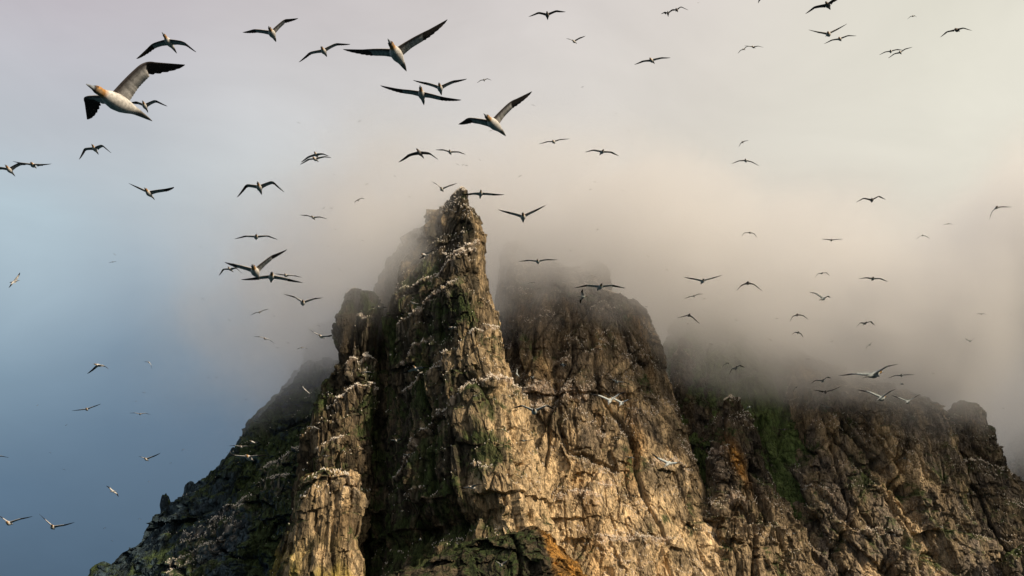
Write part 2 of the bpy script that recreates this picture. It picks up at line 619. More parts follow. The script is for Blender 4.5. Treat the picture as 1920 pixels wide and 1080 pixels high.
def paint_butt(b):
    C = noise_mix(b, 'dark', 'brown') * (0.72 - 0.22 * sstep(b['P'][:, 2], 95, 115))[:, None]
    P = b['P']
    low = 1 - sstep(P[:, 2], 60, 112)
    T = noise_mix(b, 'brown', 'tan', (3, 3, 26), 3) * 0.5
    k = low * sstep(P[:, 0] + 0 * P[:, 2], -84, -66)
    C = C * (1 - k[:, None]) + T * k[:, None]
    C = green_over(b, C, 0.06)
    lo2 = (1 - sstep(P[:, 2], 26, 48)) * sstep(pn(P, (7, 7, 12), 91), -0.3, 0.3)
    C = mixa(C, PALS['lichen'], 0.75 * lo2 * sstep(-P[:, 0], 62, 74))
    return guano_over(b, C, 0.12)


def paint_pillar(b):
    C = noise_mix(b, 'brown', 'tan', (3, 3, 24), 3)
    P = b['P']
    C = mixa(C, PALS['orange'], 0.35 * sstep(pn(b['Q'], (5, 5, 30), 95), 0.0, 0.5) * sstep(P[:, 2], 25, 60))
    C = green_over(b, C, -0.28 + 0.35 * (b['nx'] < -0.4) * 1.0)
    C = mixa(C, PALS['lichen'], 0.7 * (1 - sstep(P[:, 2], 22, 40)) * sstep(pn(P, (6, 6, 10), 96), -0.2, 0.3))
    return guano_over(b, C, 0.05)


def paint_mound(b):
    C = noise_mix(b, 'dark', 'brown')
    C = green_over(b, C, -0.12) * 0.75
    P = b['P']
    k = sstep(P[:, 0] - 0.35 * (30 - P[:, 2]) + 4 * pn(P, (5, 5, 9), 88), 9, 13)
    C = mixa(C, PALS['orange'], k * (0.5 + 0.4 * (b['blk2'] > 0.4)))
    return guano_over(b, C, 0.03)


def paint_ridge(b):
    C = noise_mix(b, 'slate', 'slate', (4, 4, 12))  # ridge tone carries painted haze and shade
    C = C * (0.55 + 0.9 * b['blk2'][:, None])
    x = b['P'][:, 0]
    C = green_over(b, C, -0.28 + 0.7 * sstep(x - 0.5 * (40 - b['P'][:, 2]), -120, -80))
    return guano_over(b, C, 0.04, 'grime')


def paint_wall(b):
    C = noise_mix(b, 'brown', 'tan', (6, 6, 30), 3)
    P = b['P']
    C = mixa(C, PALS['tan'] * 1.15, 0.92 * sstep(0.8 * pn(P, (26, 26, 30), 60) + (90 - P[:, 2]) / 52, 0.0, 0.8))  # sun glow on the lower wall painted in as paler tan
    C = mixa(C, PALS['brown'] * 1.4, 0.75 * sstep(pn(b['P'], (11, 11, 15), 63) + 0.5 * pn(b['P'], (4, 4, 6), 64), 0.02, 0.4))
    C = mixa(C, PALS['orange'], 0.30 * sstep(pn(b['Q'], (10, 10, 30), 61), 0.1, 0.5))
    C = mixa(C, PALS['plum'], 0.75 * sstep(pn(b['P'], (15, 15, 18), 62) + (P[:, 2] - 80) / 90, 0.1, 0.6))  # cloud shade on the upper wall painted in as darker rock
    C = green_over(b, C, -0.5)
    return guano_over(b, C, 0.55)


def paint_slab(b):
    C = noise_mix(b, 'plum', 'brown', (7, 7, 26)) * 1.95
    C = mixa(C, PALS['tan'], 0.7 * sstep(pn(b['Q'], (9, 9, 40), 65), 0.12, 0.5))
    P = b['P']
    W3 = np.array([at_y(px, py, 404) for px, py in [(1690, 872), (1722, 930), (1752, 985), (1790, 1085)]])[:, [0, 2]]
    best = np.full(len(P), 1e9)
    pp = P[:, [0, 2]] + 1.6 * np.stack([pn(P, (4, 4, 6), 201), pn(P, (4, 4, 6), 202)], 1)
    for p0, p1 in zip(W3[:-1], W3[1:]):
        e = p1 - p0
        tq = np.clip(((pp - p0) @ e) / (e @ e), 0, 1)
        best = np.minimum(best, np.linalg.norm(pp - p0 - tq[:, None] * e, axis=1))
    C = mixa(C, PALS['tan'] * 1.05, 0.8 * np.exp(-(best / 4.0) ** 2))
    C = green_over(b, C, -0.35)
    return guano_over(b, C, 0.45)


def paint_crag(b):
    C = noise_mix(b, 'plum', 'brown', (6, 6, 16)) * 1.35
    C = green_over(b, C, -0.22)
    return guano_over(b, C, 0.25)


def paint_step(b):
    C = noise_mix(b, 'plum', 'brown', (6, 6, 16))
    P = b['P']
    x0 = at_y(1404, 850, 395)
    k = np.exp(-((P[:, 0] - x0[0] + 0.25 * (P[:, 2] - x0[2])) / 2.6) ** 2) * np.exp(-((P[:, 2] - x0[2]) / 9) ** 2)
    C = mixa(C, PALS['orange'], np.clip(1.1 * k, 0, 0.8))
    C = mixa(C, PALS['tan'], 0.4 * (1 - sstep(P[:, 2], 40, 80)))
    C = green_over(b, C, -0.35)
    return guano_over(b, C, 0.5)


def paint_grass(b):
    C = noise_mix(b, 'dark', 'plum')
    C = green_over(b, C, 0.75) * 2.3
    return guano_over(b, C, 0.0)


SP = [(-1, .38), (-.88, 0.0), (-.42, -.4), (.05, -.72), (.38, -.95), (.56, -.92), (.84, -.45), (1, .15), (.75, .85), (0, 1.05), (-.75, .9)]
RF = [(-1, .2), (-.9, -.35), (-.7, -.8), (-.15, -.85), (.35, -.7), (.72, -.42), (.93, -.08), (1, .25), (.65, .9), (-.6, .95), (-.95, .6)]
RD = [(-1, .1), (-.85, -.45), (-.5, -.85), (0, -1), (.5, -.85), (.85, -.45), (1, .1), (.7, .8), (0, 1), (-.7, .8)]
LF = [(-1, .35), (-.75, -.1), (-.3, -.45), (.2, -.75), (.6, -.9), (.9, -.6), (1, .2), (.7, .9), (0, 1), (-.7, .9)]

crag('sea_stack', 'tall pointed rock spire with its tip rising clear above the cloud', [
    (357, 855, 871), (360, 849, 877), (367, 841, 884), (380, 829, 891), (400, 815, 900), (430, 796, 912), (470, 776, 916), (500, 760, 915), (540, 742, 920),
    (560, 728, 928), (600, 724, 938), (650, 724, 949), (700, 724, 962), (750, 724, 977), (800, 722, 990), (850, 720, 1005), (900, 719, 1022),
    (950, 716, 1035), (1000, 712, 1050), (1080, 702, 1075), (1290, 670, 1120)],
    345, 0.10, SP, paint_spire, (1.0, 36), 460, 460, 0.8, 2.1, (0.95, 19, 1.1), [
    ([(828, 447), (868, 420), (888, 398)], 1.6, 1.3), ([(752, 486), (815, 466), (850, 447), (878, 424)], 1.8, 1.4),
    ([(735, 566), (765, 545), (800, 517), (850, 505)], 2.2, 1.6), ([(738, 642), (765, 612), (795, 600)], 1.6, 1.6), ([(735, 700), (765, 688), (800, 672)], 2.0, 1.6),
    ([(798, 684), (850, 632), (872, 618), (905, 590), (928, 572)], 2.6, 1.6), ([(770, 812), (818, 766), (862, 735), (882, 706), (955, 692), (985, 705)], 3.6, 2.8),
    ([(724, 874), (762, 830), (775, 812)], 2.4, 1.5), ([(750, 916), (792, 900)], 1.6, 1.3), ([(890, 868), (915, 870)], 1.5, 1.5), ([(800, 925), (815, 915)], 1.5, 1.5)],
    Yf=325, seed=3, birds=1.0, carves=[([(742, 1012), (800, 980), (900, 966), (990, 985)], 4.5, 4.5), ([(1000, 742), (985, 850), (962, 900)], 3.5, 0.9),
        ([(735, 760), (760, 700), (790, 640)], 1.5, 1.2), ([(812, 800), (812, 900), (808, 960)], 3.0, 1.0), ([(728, 880), (770, 830), (822, 775)], 2.5, 0.9), ([(800, 520), (850, 490), (890, 470)], 2.0, 0.9),
        ([(765, 950), (780, 990), (860, 1000)], 3, 5), ([(900, 635), (940, 640)], 1.5, 0.8)])
crag('rock_shoulder', 'dim shoulder of rock fading into cloud behind the tall spire', [
    (432, 778, 820), (450, 752, 830), (470, 732, 830), (495, 712, 830), (525, 698, 830), (560, 690, 820), (620, 672, 820), (760, 640, 820), (1080, 600, 820)],
    368, 0.06, LF, paint_spire, (0.8, 18), 200, 130, 0.9, 2.5, seed=5)
crag('rock_buttress', 'dark craggy buttress left of the black gully, ledges white with birds', [
    (537, 663, 669), (541, 657, 680), (547, 652, 697), (555, 647, 711), (566, 642, 718), (580, 636, 718), (600, 627, 716), (620, 622, 714), (640, 626, 711), (670, 628, 708), (690, 625, 706),
    (702, 620, 704), (715, 608, 704), (740, 598, 704), (780, 585, 703), (830, 570, 702), (880, 556, 698), (930, 545, 694), (1000, 530, 686), (1080, 505, 674), (1290, 450, 660)],
    350, 0.12, RD, paint_butt, (0.8, 24), 380, 280, 1.0, 2.0, (0.6, 15, 1.6), [
    ([(640, 658), (668, 645), (708, 641)], 2.0, 2.0), ([(600, 748), (640, 716), (672, 702), (704, 690)], 3.0, 1.8), ([(590, 832), (612, 815), (632, 806)], 1.8, 1.3),
    ([(650, 560), (680, 556)], 1.0, 1.2), ([(648, 675), (672, 664)], 1.0, 1.2)], Yf=338, seed=11, birds=0.3)
crag('rock_pillar', 'golden round-headed rock pillar with a white rim of birds', [
    (884, 612, 640), (887, 598, 655), (893, 578, 672), (905, 563, 681), (920, 551, 687), (950, 547, 690), (1000, 539, 688), (1040, 529, 686), (1080, 516, 682), (1290, 470, 680)],
    314, 0.05, RD, paint_pillar, (0.85, 15), 260, 260, 0.9, 1.4, (0.2, 14, 0.7), [([(549, 928), (563, 910), (580, 897), (600, 890), (625, 887), (650, 889), (672, 895), (688, 903)], 0.8, 1.3)],
    Yf=300, seed=17, birds=0.0)
crag('rock_mound', 'dark grassy mound at the foot of the spire with an orange rock end', [
    (993, 985, 1012), (1003, 955, 1038), (1012, 912, 1048), (1022, 872, 1056), (1040, 815, 1072), (1060, 772, 1088), (1080, 738, 1102), (1290, 500, 1200)],
    300, 0.35, RD, paint_mound, (0.6, 22), 200, 300, 0.8, 2.6, (0.3, 8, 1.4), seed=19)
crag('rock_ridge', 'dark bluish ridge sloping down on the left, streaked white with birds', [
    (680, 580, 640), (700, 560, 700), (720, 545, 700), (760, 502, 700), (790, 472, 700), (810, 451, 700), (850, 426, 700), (880, 396, 700), (905, 362, 700), (925, 345, 700), (960, 302, 700),
    (985, 276, 700), (1010, 256, 700), (1030, 232, 700), (1055, 197, 700), (1080, 168, 700), (1290, -80, 700)],
    376, 0.45, LF, paint_ridge, (0.45, 34), 300, 420, 0.9, 2.2, (0.75, 9, 1.3), [
    ([(236, 1078), (275, 1046), (302, 1034)], 1.5, 1.4), ([(302, 1034), (345, 1008), (380, 985), (402, 970)], 2.0, 1.5), ([(288, 985), (318, 972)], 1.2, 2.0),
    ([(300, 1000), (330, 985), (352, 960), (372, 950)], 1.4, 1.6), ([(340, 955), (362, 932), (400, 915), (422, 905)], 1.4, 2.0), ([(436, 880), (462, 868), (500, 864)], 1.4, 1.4),
    ([(275, 1078), (300, 1058), (335, 1040)], 1.5, 1.6), ([(372, 960), (400, 940), (412, 930)], 1.4, 1.5), ([(440, 832), (470, 815), (510, 800)], 1.4, 1.6), ([(350, 975), (372, 968)], 1.2, 2.2)],
    Yf=358, seed=23, birds=0.32)
crag('rock_pinnacle', 'small stubby black pinnacle standing up from the left ridge', [
    (927, 308, 314), (930, 303, 319), (938, 301, 321), (947, 299, 322), (958, 301, 322), (968, 300, 326), (990, 290, 340)],
    420, 0.0, RD, paint_ridge, (0.9, 6), 70, 60, 0.5, 0.6, seed=29, bottom=1100)
crag('rock_knob', 'small black rock knob on the left ridge above the stubby pinnacle', [
    (903, 352, 362), (908, 347, 366), (915, 344, 368), (922, 343, 372), (950, 335, 385)],
    424, 0.0, RD, paint_ridge, (0.9, 6), 60, 60, 0.5, 0.6, seed=31, bottom=1050)
crag('rock_boss', 'rounded black rock boss at the foot of the left ridge', [
    (1056, 185, 205), (1062, 174, 225), (1072, 168, 245), (1085, 162, 262), (1150, 140, 300)],
    398, 0.1, RD, paint_ridge, (0.7, 12), 70, 90, 0.6, 0.8, seed=33, bottom=1250)
crag('rock_hump', 'dim hump of the left ridge dissolving in the cloud', [
    (610, 588, 640), (640, 576, 650), (670, 566, 660), (700, 548, 670), (735, 520, 680), (760, 490, 690), (800, 450, 690)],
    425, 0.3, LF, paint_ridge, (0.5, 20), 140, 150, 0.9, 2.0, seed=37)
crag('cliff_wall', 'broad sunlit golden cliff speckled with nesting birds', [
    (452, 958, 974), (460, 948, 990), (475, 940, 1010), (492, 935, 1040), (504, 934, 1085), (516, 933, 1125), (530, 932, 1140), (548, 931, 1150), (562, 930, 1182), (580, 930, 1206), (600, 930, 1222), (650, 930, 1240), (700, 930, 1255),
    (750, 930, 1268), (800, 930, 1285), (850, 930, 1300), (900, 930, 1320), (1000, 930, 1352), (1080, 930, 1378), (1290, 900, 1430)],
    400, 0.22, RF, paint_wall, (0.75, 46), 420, 460, 0.62, 2.0, (-0.9, 15, 0.55), [
    ([(955, 745), (990, 728), (1050, 735)], 1.4, 3.0), ([(1108, 622), (1120, 612), (1138, 614)], 1.2, 2.0), ([(1050, 925), (1080, 912), (1130, 922)], 1.4, 3.0),
    ([(1130, 1000), (1230, 1004), (1305, 996)], 1.6, 2.4), ([(1110, 895), (1160, 893)], 1.2, 2.0), ([(1040, 640), (1075, 628)], 1.2, 3.0), ([(980, 690), (1060, 700), (1110, 712)], 1.2, 4.0),
    ([(1230, 850), (1290, 835), (1325, 850)], 1.2, 2.6)], Yf=372, seed=41, birds=1.9, carves=[([(1050, 690), (1056, 790), (1075, 835), (1160, 862)], 2.5, 1.0), ([(940, 560), (960, 640), (972, 680)], 6, 3.5), ([(1060, 560), (1050, 640), (1046, 700)], 4, 2.5), ([(1335, 900), (1342, 1000), (1362, 1080)], 3.5, 1.3), ([(1200, 700), (1225, 760)], 1.6, 1.2), ([(1290, 960), (1300, 968)], 3, 1.8)])
crag('rock_peak', 'second blunt peak on top of the golden cliff, half lost in the cloud', [
    (490, 1108, 1120), (498, 1094, 1130), (510, 1084, 1138), (530, 1070, 1142), (600, 1060, 1140), (700, 1060, 1140)],
    404, 0.22, RF, paint_wall, (0.6, 14), 100, 90, 0.9, 1.4, (-0.25, 13, 1.0), seed=97, bottom=800)
crag('grassy_gully', 'dark green grassy gully between the golden cliff and the brown slab', [
    (585, 1300, 1350), (600, 1270, 1400), (620, 1255, 1440), (650, 1240, 1470), (680, 1232, 1520), (760, 1230, 1560), (850, 1230, 1600), (1080, 1230, 1700)],
    432, 0.32, RD, paint_grass, (0.5, 20), 180, 220, 0.7, 2.0, seed=43)
crag('rock_rib', 'narrow broken rib of rock dividing the green gully', [
    (640, 1272, 1290), (670, 1262, 1318), (700, 1256, 1340), (730, 1262, 1368), (760, 1268, 1385), (800, 1280, 1396), (860, 1300, 1400), (1080, 1330, 1420)],
    424, 0.30, RF, paint_crag, (0.5, 12), 160, 140, 1.1, 1.6, (-0.5, 11, 1.2), seed=45, birds=0.1)
crag('rock_step', 'jagged rock step with an orange patch below the green gully', [
    (741, 1365, 1374), (748, 1356, 1388), (765, 1348, 1396), (785, 1341, 1406), (810, 1336, 1418), (850, 1332, 1432), (900, 1326, 1452), (950, 1320, 1476), (1000, 1312, 1505), (1080, 1300, 1545), (1290, 1280, 1600)],
    406, 0.22, RF, paint_step, (0.7, 20), 280, 230, 1.1, 2.2, (-0.5, 12, 1.4), [
    ([(1345, 790), (1365, 812), (1380, 816)], 1.4, 2.2), ([(1376, 930), (1395, 915), (1425, 925)], 2.0, 2.6), ([(1335, 845), (1350, 840)], 1.0, 2.0)], Yf=388, seed=47, birds=0.35)
crag('rock_slab', 'great brown slab of cliff falling away on the right', [
    (640, 1452, 1478), (660, 1450, 1500), (680, 1449, 1545), (700, 1448, 1590), (720, 1447, 1640), (738, 1449, 1695), (752, 1451, 1728), (765, 1453, 1758), (772, 1454, 1772), (800, 1458, 1778), (850, 1460, 1785), (900, 1446, 1800), (950, 1446, 1815), (1000, 1446, 1838),
    (1080, 1450, 1880), (1290, 1460, 1960)],
    428, 0.26, RF, paint_slab, (0.6, 42), 360, 400, 0.85, 2.2, (-1.1, 15, 1.5), [
    ([(1590, 858), (1625, 845), (1650, 862)], 1.8, 2.4), ([(1540, 900), (1560, 890), (1590, 925)], 1.6, 2.6), ([(1640, 995), (1655, 982), (1680, 990)], 1.8, 2.4),
    ([(1460, 858), (1500, 850), (1515, 856)], 1.2, 2.4)], Yf=404, seed=53, birds=0.7, carves=[([(1516, 690), (1518, 800), (1530, 900), (1552, 985), (1600, 1075)], 5, 1.6), ([(1452, 850), (1490, 940), (1520, 1060)], 5, 2.2), ([(1690, 850), (1712, 890), (1735, 905)], 6, 3), ([(1560, 900), (1610, 970), (1650, 1010)], 2.5, 1.2), ([(1740, 840), (1742, 930), (1800, 1040), (1860, 1080)], 5, 3.5), ([(1680, 1060), (1700, 1080)], 6, 3), ([(1580, 700), (1640, 790), (1706, 868)], 3.2, 1.1), ([(1600, 790), (1690, 900), (1760, 1000)], 2.8, 1.0), ([(1545, 800), (1610, 900), (1682, 1010)], 3.0, 1.1), ([(1645, 725), (1700, 790), (1745, 862)], 3.0, 1.1), ([(1580, 960), (1640, 1060)], 2.6, 1.0), ([(1480, 720), (1500, 800)], 2.5, 1.0)])
crag('rock_crag', 'dark square-headed crag at the right end of the cliffs', [
    (754, 1798, 1804), (757, 1785, 1832), (762, 1780, 1838), (772, 1771, 1841), (785, 1769, 1846), (800, 1766, 1850), (820, 1760, 1858), (850, 1752, 1873), (880, 1748, 1888), (900, 1745, 1904), (950, 1745, 1936), (1000, 1750, 1962),
    (1080, 1760, 2010), (1290, 1780, 2120)],
    446, 0.18, RD, paint_crag, (0.7, 26), 260, 260, 0.9, 2.0, (-0.4, 12, 1.4), [([(1840, 850), (1860, 846), (1885, 852)], 1.2, 2.0), ([(1780, 905), (1800, 900), (1850, 915)], 1.2, 1.5)], Yf=430, seed=59, birds=0.35)
crag('rock_foot', 'dark lower cliff with pale edge at the bottom corner beneath the square-headed crag', [
    (1020, 1915, 1925), (1030, 1900, 1960), (1045, 1890, 2000), (1080, 1880, 2080), (1290, 1850, 2200)],
    418, 0.2, RD, paint_crag, (0.6, 18), 90, 130, 1.0, 1.8, seed=67, birds=0.06)
crag('far_headland', 'pale far headland seen faintly beyond the right crag', [
    (812, 1925, 1990), (822, 1898, 2040), (840, 1885, 2080), (880, 1870, 2120), (1080, 1840, 2200)],
    600, 0.2, RD, paint_crag, (0.6, 40), 90, 140, 1.0, 4.0, seed=71)

# ------------------------------------------------------------------ sea
ms = bpy.data.materials.new('sea_water')
ms.use_nodes = True
t = ms.node_tree
b = t.nodes['Principled BSDF']
b.inputs['Base Color'].default_value = (0.012, 0.03, 0.04, 1)
b.inputs['Roughness'].default_value = 0.12
n1 = nd(t, 'ShaderNodeTexNoise')
n1.inputs['Scale'].default_value = 0.25
n1.inputs['Detail'].default_value = 6
ge = nd(t, 'ShaderNodeNewGeometry')
t.links.new(ge.outputs['Position'], n1.inputs['Vector'])
bp = nd(t, 'ShaderNodeBump')
bp.inputs['Strength'].default_value = 0.8
bp.inputs['Distance'].default_value = 1.0
t.links.new(n1.outputs[0], bp.inputs['Height'])
t.links.new(bp.outputs[0], b.inputs['Normal'])
g = 6000
mesh_np('sea', np.array([(-g, -g, 0), (g, -g, 0), (g, g, 0), (-g, g, 0)]), np.array([(0, 1, 2, 3)]), ms)
tag(bpy.data.objects['sea'], 'dark sea around the foot of the cliffs', kind='structure')

# ------------------------------------------------------------------ cloud round the summits
X0, X1, Y0_, Y1, Z0, Z1 = -150, 560, 300, 640, 70, 240
V = np.array([(x, y, z) for z in (Z0, Z1) for y in (Y0_, Y1) for x in (X0, X1)], float)
F = np.array([(0, 2, 3, 1), (4, 5, 7, 6), (0, 1, 5, 4), (2, 6, 7, 3), (0, 4, 6, 2), (1, 3, 7, 5)])
mc = bpy.data.materials.new('cloud_vapour')
mc.use_nodes = True
t = mc.node_tree
t.nodes.clear()
ge = nd(t, 'ShaderNodeNewGeometry')
pv = nd(t, 'ShaderNodeVolumePrincipled')
ou = nd(t, 'ShaderNodeOutputMaterial')
t.links.new(pv.outputs[0], ou.inputs['Volume'])
n1 = nd(t, 'ShaderNodeTexNoise')
n1.inputs['Scale'].default_value = 0.022
n1.inputs['Detail'].default_value = 5
n1.inputs['Roughness'].default_value = 0.62
n1.inputs['Distortion'].default_value = 0.5
t.links.new(ge.outputs['Position'], n1.inputs['Vector'])
sp = nd(t, 'ShaderNodeSeparateXYZ')
t.links.new(ge.outputs['Position'], sp.inputs[0])
x, y, z = sp.outputs
nn = mth(t, 'SUBTRACT', n1.outputs[0], 0.5)
# base of the cloud: highest behind the spire, lower on both sides
fc = nd(t, 'ShaderNodeFloatCurve')
xm = mrange(t, x, -200, 300, 0, 1, False)
t.links.new(xm, fc.inputs['Value'])
cv = fc.mapping.curves[0]
BASE = [(-200, 85), (-120, 95), (-85, 108), (-62, 126), (-40, 134), (0, 147), (45, 148), (70, 139), (100, 124), (140, 115), (180, 104), (196, 112), (220, 140), (300, 145)]
pts = [((a + 200) / 500, h / 200) for a, h in BASE]
while len(cv.points) < len(pts):
    cv.points.new(0.5, 0.5)
for p, (a, h) in zip(cv.points, pts):
    p.location = (a, h)
fc.mapping.update()
base = mth(t, 'SUBTRACT', mth(t, 'MULTIPLY', fc.outputs[0], 200), mth(t, 'MULTIPLY', mth(t, 'MULTIPLY', mrange(t, y, 480, 540), mrange(t, x, 150, 230)), 34))
hgt = mth(t, 'ADD', mth(t, 'SUBTRACT', z, base), mth(t, 'MULTIPLY', nn, 60))
dv = mrange(t, hgt, -20, 34)
near = mth(t, 'MULTIPLY', mth(t, 'MINIMUM', mth(t, 'MAXIMUM', mth(t, 'MULTIPLY', mth(t, 'ADD', x, 20), -1.0), 0), 32), 1.15)
yy = mth(t, 'ADD', mth(t, 'ADD', y, near), mth(t, 'MULTIPLY', nn, 30))
dy = mrange(t, yy, 352, 384)
n2 = nd(t, 'ShaderNodeTexNoise')
n2.inputs['Scale'].default_value = 0.055
n2.inputs['Detail'].default_value = 3
n2.inputs['Distortion'].default_value = 0.8
t.links.new(ge.outputs['Position'], n2.inputs['Vector'])
topf = mth(t, 'MULTIPLY', mrange(t, mth(t, 'SUBTRACT', hgt, mth(t, 'MULTIPLY', mrange(t, y, 480, 540), -12)), 38, 88, 1, 0), mrange(t, z, 200, 236, 1, 0))
lf = mrange(t, mth(t, 'ADD', x, mth(t, 'MULTIPLY', nn, 60)), -140, -30)
rf = mrange(t, x, 555, 430)
bf = mrange(t, y, 636, 560)
dd = dv
for f in (dy, topf, lf, rf, bf, mrange(t, n2.outputs[0], 0.32, 0.68, 0.35, 1.7, False)):
    dd = mth(t, 'MULTIPLY', dd, f)
DENS = 0.062
t.links.new(mth(t, 'MULTIPLY', dd, DENS), pv.inputs['Density'])
pv.inputs['Color'].default_value = (0.94, 0.934, 0.932, 1)
pv.inputs['Anisotropy'].default_value = 0.5
co = mesh_np('cloud', V, F, mc, smooth=False)
tag(co, 'grey brown cloud wrapped round the summits behind the spire', kind='stuff')

# ------------------------------------------------------------------ gannets roosting on the ledges
rs = np.random.RandomState(5)


def perch_mesh(scale=1.0):
    """a sitting gannet, upright body with head and bill, a dozen small faces"""
    prof = [(0.0, 0.0, 0.06), (0.25, 0.02, 0.17), (0.48, 0.09, 0.075), (0.60, 0.26, 0.01)]
    V, F = [], []
    k = 4
    for (h, fx, r) in prof:
        for j in range(k):
            a = 2 * math.pi * j / k
            V.append((fx + r * math.cos(a) * 1.25, r * math.sin(a), h + (0.02 if r < 0.02 else 0)))
    for i in range(len(prof) - 1):
        for j in range(k):
            F.append((i * k + j, i * k + (j + 1) % k, (i + 1) * k + (j + 1) % k, (i + 1) * k + j))
    return np.array(V, np.float32) * scale, np.array(F, np.int32)


PV, PF = perch_mesh()
tot = []
N_COLONY = 21000
wsum = sum(w.sum() * 0 + bfac for _, w, bfac, _ in PERCHES)
for Pv, w, bfac, nm in PERCHES:
    n = int(N_COLONY * bfac / wsum)
    w = np.where(w > 0.1, w, 0) ** 1.5
    w /= w.sum()
    idx = rs.choice(len(Pv), size=n, p=w)
    tot.append(Pv[idx] + rs.normal(scale=(0.15, 0.15, 0.08), size=(n, 3)))
tot = np.vstack(tot)
n = len(tot)
ang = rs.uniform(0, 2 * math.pi, n)
sc = rs.uniform(0.6, 0.95, n)
c_, s_ = np.cos(ang), np.sin(ang)
VV = np.empty((n, len(PV), 3), np.float32)
VV[..., 0] = tot[:, None, 0] + sc[:, None] * (PV[None, :, 0] * c_[:, None] - PV[None, :, 1] * s_[:, None])
VV[..., 1] = tot[:, None, 1] + sc[:, None] * (PV[None, :, 0] * s_[:, None] + PV[None, :, 1] * c_[:, None])
VV[..., 2] = tot[:, None, 2] + sc[:, None] * PV[None, :, 2]
FF = (PF[None] + (np.arange(n) * len(PV))[:, None, None]).reshape(-1, 4)
tag(mesh_np('gannet_colony', VV.reshape(-1, 3), FF, M_PERCH), 'thousands of white gannets nesting on the ledges of the cliffs', kind='stuff')

# the rim of the round-headed pillar: birds one can tell apart
from mathutils.bvhtree import BVHTree
pil = bpy.data.objects['rock_pillar']
pvco = np.empty(len(pil.data.vertices) * 3, np.float32)
pil.data.vertices.foreach_get('co', pvco)
pvco = pvco.reshape(-1, 3)
tree = BVHTree.FromPolygons([tuple(v) for v in pvco.tolist()], [tuple(p.vertices) for p in pil.data.polygons])
pm = bpy.data.meshes.new('roosting_gannet')
pm.from_pydata((PV * 1.15).tolist(), [], PF.tolist())
pm.materials.append(M_PERCH)
xlo, xhi = pvco[pvco[:, 2] > pvco[:, 2].max() - 8][:, 0].min(), pvco[pvco[:, 2] > pvco[:, 2].max() - 8][:, 0].max()
k = 0
for i in range(400):
    if k >= 62:
        break
    x = rs.uniform(xlo + 0.4, xhi - 0.4)
    ycent = pvco[:, 1].mean()
    hit = tree.ray_cast(Vector((x, ycent - rs.uniform(1, 14), 120)), Vector((0, 0, -1)))
    if hit[0] is None or hit[0].z < pvco[:, 2].max() - 11:
        continue
    o = bpy.data.objects.new('roosting_gannet', pm)
    COL.objects.link(o)
    o.location = hit[0] - Vector((0, 0, 0.03))
    o.rotation_euler.z = rs.uniform(0, 6.28)
    tag(o, 'small white gannet sitting in the crowded row on the rim of the round-headed pillar', 'bird', 'gannets roosting on the rim of the rock pillar')
    k += 1

# ------------------------------------------------------------------ flying gannets
WHITE, CREAM, BUFF, BLACK, GREY = (0.60, 0.58, 0.55), (0.26, 0.24, 0.22), (0.42, 0.21, 0.06), (0.016, 0.013, 0.012), (0.17, 0.18, 0.20)
LB, LI, LO = 0.94, 0.47, 0.54          # beak to tail, body axis to wrist, wrist to tip (metres)
BODY = [  # t along the bird, half width, half height, rise of the centre line
    (0.000, .003, .004, .000), (0.040, .012, .013, .000), (0.085, .017, .022, .001), (0.112, .026, .033, .003), (0.145, .039, .043, .006), (0.180, .043, .046, .006),
    (0.225, .040, .043, .002), (0.280, .056, .058, -.003), (0.350, .080, .080, -.008), (0.430, .091, .090, -.012), (0.520, .086, .082, -.010), (0.610, .069, .063, -.003),
    (0.690, .052, .042, .004), (0.760, .046, .024, .008), (0.850, .034, .012, .008), (0.930, .020, .007, .006), (1.000, .003, .003, .004)]


DMAX = [300]


